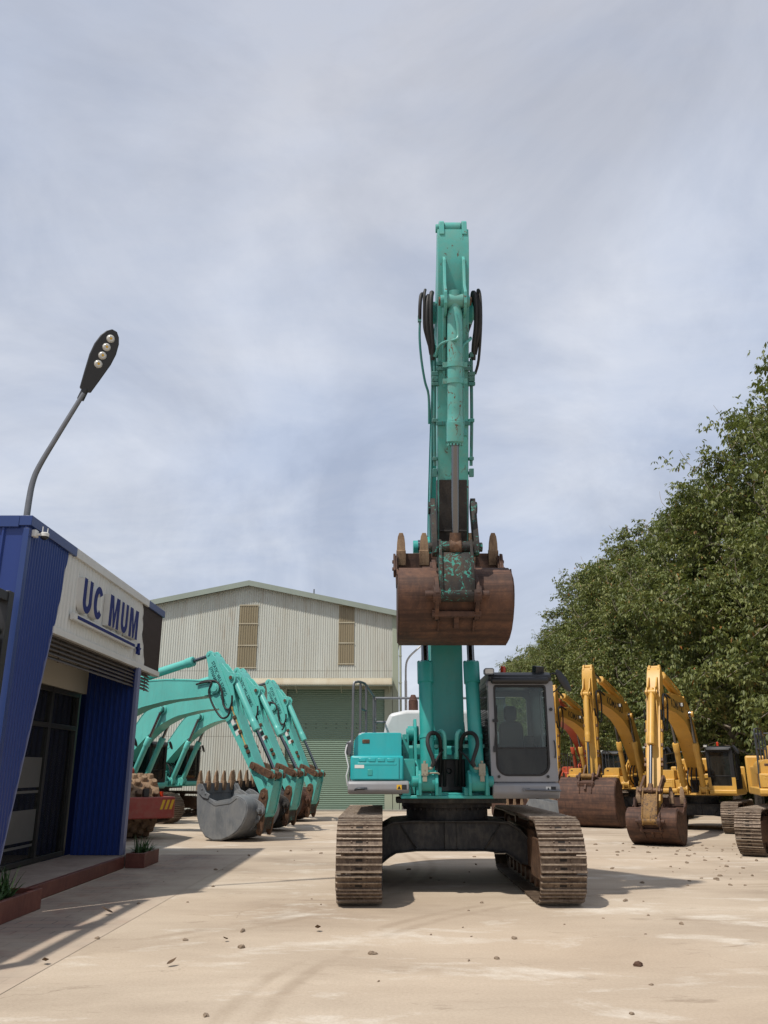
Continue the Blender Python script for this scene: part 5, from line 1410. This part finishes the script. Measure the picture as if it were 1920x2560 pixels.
while y < 100:
    plant_tree(19.9 + rt.uniform(-.5,.5) + (y-21)*.012, y, (i*3+1) % 4, rt.uniform(.95,1.08), back)
    y += 4.2 if y < 60 else 6; i += 1
# dark undergrowth between the trunks, and the far wood on the horizon
rng = np.random.default_rng(9)
n = 26000
yy = 20 + 95*rng.random(n)**1.4
xx = 20.5 + rng.normal(0,1.3,n) + .012*(yy-21); zz = np.abs(rng.normal(0,1.6,n))
me = leaf_mesh('undergrowth', np.stack([xx,yy,zz],1), None, .34, rng); me.materials.append(M['leaf'])
o = bpy.data.objects.new('undergrowth', me); COL.objects.link(o); tag(o, 'dense dark green undergrowth between the tree trunks', 'undergrowth', None, 'stuff')
n = 30000
xx = rng.uniform(-160,60,n); yy = 190 + rng.normal(0,6,n); zz = np.abs(rng.normal(0,1,n))*(2.2+1.2*np.sin(xx*.13)+.8*np.sin(xx*.41))
me = leaf_mesh('far_wood', np.stack([xx,yy,zz],1), None, 1.3, rng); me.materials.append(M['leaf'])
o = bpy.data.objects.new('far_wood', me); COL.objects.link(o); tag(o, 'low distant wood along the horizon', 'wood', None, 'stuff')

# ------------------------------------------------------------------ stones and dry leaves on the yard
M['stone'] = rusty('loose_stone', srgb(134,116,98), srgb(164,148,128), srgb(96,80,68), .9, 9)
M['stone_dark'] = rusty('dark_clod', srgb(84,62,50), srgb(110,84,66), srgb(56,42,36), .92, 9)
M['dryleaf'] = plain('dry_leaf', srgb(92,70,48), .8, 0, .3, 14)
def stone_mesh(seed):
    rnd = random.Random(seed); bm = bmesh.new(); bmesh.ops.create_icosphere(bm, subdivisions=2, radius=1)
    for v in bm.verts:
        d = v.co.normalized(); k = 1 + .22*math.sin(d.x*3+seed) + .2*math.sin(d.y*4+seed*2) + rnd.uniform(-.13,.13)
        v.co = Vector((d.x*k*1.25, d.y*k*.85, max(d.z*k*.62, -.25)))
    me = bpy.data.meshes.new('stone'); bm.to_mesh(me); bm.free(); me.materials.append(M['stone']); return me
SM = [stone_mesh(k) for k in range(6)]
rs = random.Random(21)
def stone(x, y, r, k, label, mat=None, group='small stones scattered over the yard'):
    me = SM[k]
    if mat: me = me.copy(); me.materials.clear(); me.materials.append(mat)
    o = bpy.data.objects.new('stone', me); COL.objects.link(o); o.location = (x,y,r*.25); o.scale = (r,r,r); o.rotation_euler = (0,0,rs.uniform(0,6.28))
    tag(o, label, 'stone', group)
SL = 'small grey brown stone lying loose on the beige concrete yard'
for i in range(85):
    y = 5.6 + (rs.random()**1.1)*14; x = rs.uniform(-1.5, 7.6) if rs.random() < .85 else rs.uniform(-3.6,-1.5)
    if x > y*.50 or x < -y*.5: x = rs.uniform(.5, 4)
    stone(x, y, rs.choice((.012,.015,.018,.024,.028,.034)), i % 6, SL)
for i in range(95):
    stone(rs.uniform(4.6,9.0), rs.uniform(13.5,21), rs.choice((.015,.02,.028,.036)), i % 6, SL)
stone(2.28,8.21,.040,1,'largest dark brown clod on the open ground right of the tracks',M['stone_dark'],None)
stone(.62,6.45,.045,2,'brown stone pair, left one, at the bottom edge of the picture',M['stone_dark'],None) if False else None
def dry_leaf(x, y, s, label):
    mb = MB(); rnd = random.Random(int(x*100+y*10)); pts = []
    for q in range(6):
        t = q/5; w = .5*math.sin(PI*t**.8)*.55; zc = .15+.45*t*t
        pts.append([(t-.5, -w, zc+.28*w), (t-.5, 0, zc), (t-.5, w, zc+.45*w)])
    V_ = [[mb.bm.verts.new(Vector(p)*s) for p in r] for r in pts]
    for a, b in zip(V_[:-1], V_[1:]):
        for k in range(2): mb._face((a[k],a[k+1],b[k+1],b[k]))
    o = mb.build('dry_leaf', M['dryleaf'], None, 0, 60); o.location = (x,y,.008); o.rotation_euler = (0,0,rnd.uniform(0,6.28))
    tag(o, label, 'leaf', 'dry leaves lying on the yard')
for (x,y,s,l) in ((-.72,9.85,.12,'curled dark dry leaf left of the near track'),(-3.05,8.25,.11,'upright dry leaf on the red paving border'),(-3.35,10.9,.16,'dry leaf lying in the shade of the office'),
                  (-1.62,9.3,.08,'small dark dry leaf on the sunlit dust left of centre'),(-1.9,8.2,.10,'dry leaf on the sunny ground below the paving border')):
    dry_leaf(x,y,s,l)

# ------------------------------------------------------------------ light, sky, camera
ELEV, KX, KY = math.atan(1/math.hypot(.42,.45)), .42, .45
sun = bpy.data.lights.new('sun', 'SUN'); sun.energy = 4.3; sun.angle = math.radians(1.0); sun.color = (1.0,.94,.85)
so = bpy.data.objects.new('sun', sun); COL.objects.link(so)
so.rotation_euler = Vector((-KX,-KY,1)).to_track_quat('Z','Y').to_euler(); so.location = (-20,-20,40)

wd = bpy.data.worlds.new('World'); SC.world = wd; wd.use_nodes = True
nt = wd.node_tree; nt.nodes.clear()
W = lambda typ, **kw: nt.nodes.new(typ)
sky = W('ShaderNodeTexSky'); sky.sky_type = 'NISHITA'; sky.sun_disc = False; sky.sun_elevation = ELEV
sky.sun_rotation = math.atan2(-KX, -KY) ; sky.air_density = 1.0; sky.dust_density = 1.5; sky.ozone_density = 1.2
bg = W('ShaderNodeBackground'); bg.inputs[1].default_value = .10
outw = W('ShaderNodeOutputWorld')
tc = W('ShaderNodeTexCoord'); sep = W('ShaderNodeSeparateXYZ'); nt.links.new(tc.outputs['Generated'], sep.inputs[0])
def wm(op, a, b=None, clamp=False):
    m = W('ShaderNodeMath'); m.operation = op; m.use_clamp = clamp
    for s_, v_ in ((m.inputs[0],a),(m.inputs[1],b)):
        if v_ is None: continue
        if isinstance(v_,(int,float)): s_.default_value = v_
        else: nt.links.new(v_, s_)
    return m.outputs[0]
zc = wm('ADD', wm('MAXIMUM', sep.outputs[2], 0.0), .34)
cmb = W('ShaderNodeCombineXYZ'); nt.links.new(wm('DIVIDE', sep.outputs[0], zc), cmb.inputs[0]); nt.links.new(wm('DIVIDE', sep.outputs[1], zc), cmb.inputs[1])
def wn(scale, detail, rough, dist, loc, sc=(1,1,1)):
    mp = W('ShaderNodeMapping'); mp.inputs['Location'].default_value = loc; mp.inputs['Scale'].default_value = sc; nt.links.new(cmb.outputs[0], mp.inputs['Vector'])
    n_ = W('ShaderNodeTexNoise'); n_.inputs['Scale'].default_value = scale; n_.inputs['Detail'].default_value = detail; n_.inputs['Roughness'].default_value = rough; n_.inputs['Distortion'].default_value = dist
    nt.links.new(mp.outputs[0], n_.inputs['Vector']); return n_.outputs['Fac']
def wr(fac, stops):
    r = W('ShaderNodeValToRGB'); e = r.color_ramp.elements
    while len(e) < len(stops): e.new(.5)
    for el,(p,c) in zip(e, stops): el.position = p; el.color = c if isinstance(c,tuple) else (c,c,c,1)
    nt.links.new(fac, r.inputs[0]); return r.outputs[0]
def wmix(f, a, b):
    m = W('ShaderNodeMix'); m.data_type = 'RGBA'
    for s_, v_ in ((m.inputs[0],f),(m.inputs[6],a),(m.inputs[7],b)):
        if isinstance(v_,(int,float,tuple)): s_.default_value = v_
        else: nt.links.new(v_, s_)
    return m.outputs[2]
CS = 10.0                                    # cloud radiance is given for the .10 background strength
cs = lambda r,g,b: tuple(q*CS for q in srgb(r,g,b)[:3]) + (1,)
# cloud brightness by height: white and bright low down, lavender grey overhead
cl = wr(sep.outputs[2], [(.0,srgb(238,242,246)),(.16,srgb(234,238,244)),(.34,srgb(228,232,241)),(.55,srgb(222,226,236)),(.72,srgb(202,205,215)),(1.0,srgb(190,193,205))])
big = wn(.75, 5, .52, .35, (1.3,.4,0), (1,.8,1))
det = wn(2.6, 8, .6, .4, (4.2,2.1,0), (.8,1.3,1))
veil = wr(wm('ADD', wm('MULTIPLY', big, .65), wm('MULTIPLY', det, .35)), [(.40,.0),(.57,1.0)])
low_haze = wr(sep.outputs[2], [(.02,.80),(.30,.0)])
thick = wmix(wm('MAXIMUM', veil, low_haze), srgb(192,203,224), cl)
shade = wr(wn(2.3, 8, .60, .6, (7.7,5.1,0), (1.0,.8,1)), [(.36,(.83,.845,.875,1)),(.60,1.07)])
mul = W('ShaderNodeMix'); mul.data_type = 'RGBA'; mul.blend_type = 'MULTIPLY'; mul.inputs[0].default_value = 1
nt.links.new(thick, mul.inputs[6]); nt.links.new(shade, mul.inputs[7])
scl = W('ShaderNodeMix'); scl.data_type = 'RGBA'; scl.blend_type = 'MULTIPLY'; scl.inputs[0].default_value = 1; scl.clamp_result = False
nt.links.new(mul.outputs[2], scl.inputs[6]); scl.inputs[7].default_value = (CS,CS,CS,1)
final = wmix(.90, sky.outputs[0], scl.outputs[2])
nt.links.new(final, bg.inputs[0]); nt.links.new(bg.outputs[0], outw.inputs[0])

cd = bpy.data.cameras.new('camera'); cd.sensor_fit = 'VERTICAL'; cd.sensor_height = 36; cd.sensor_width = 27; cd.lens = 36*1770/2212
cd.clip_end = 2000; cd.clip_start = .1
co = bpy.data.objects.new('camera', cd); COL.objects.link(co); co.location = (0,0,1.67); co.rotation_euler = (math.radians(90+17.5),0,0)
SC.camera = co
SC.view_settings.view_transform = 'Standard'; SC.view_settings.look = 'None'; SC.view_settings.exposure = 0; SC.view_settings.gamma = 1
SC.view_settings.use_curve_mapping = False
SC.cycles.max_bounces = 8; SC.cycles.transparent_max_bounces = 16; SC.cycles.diffuse_bounces = 3
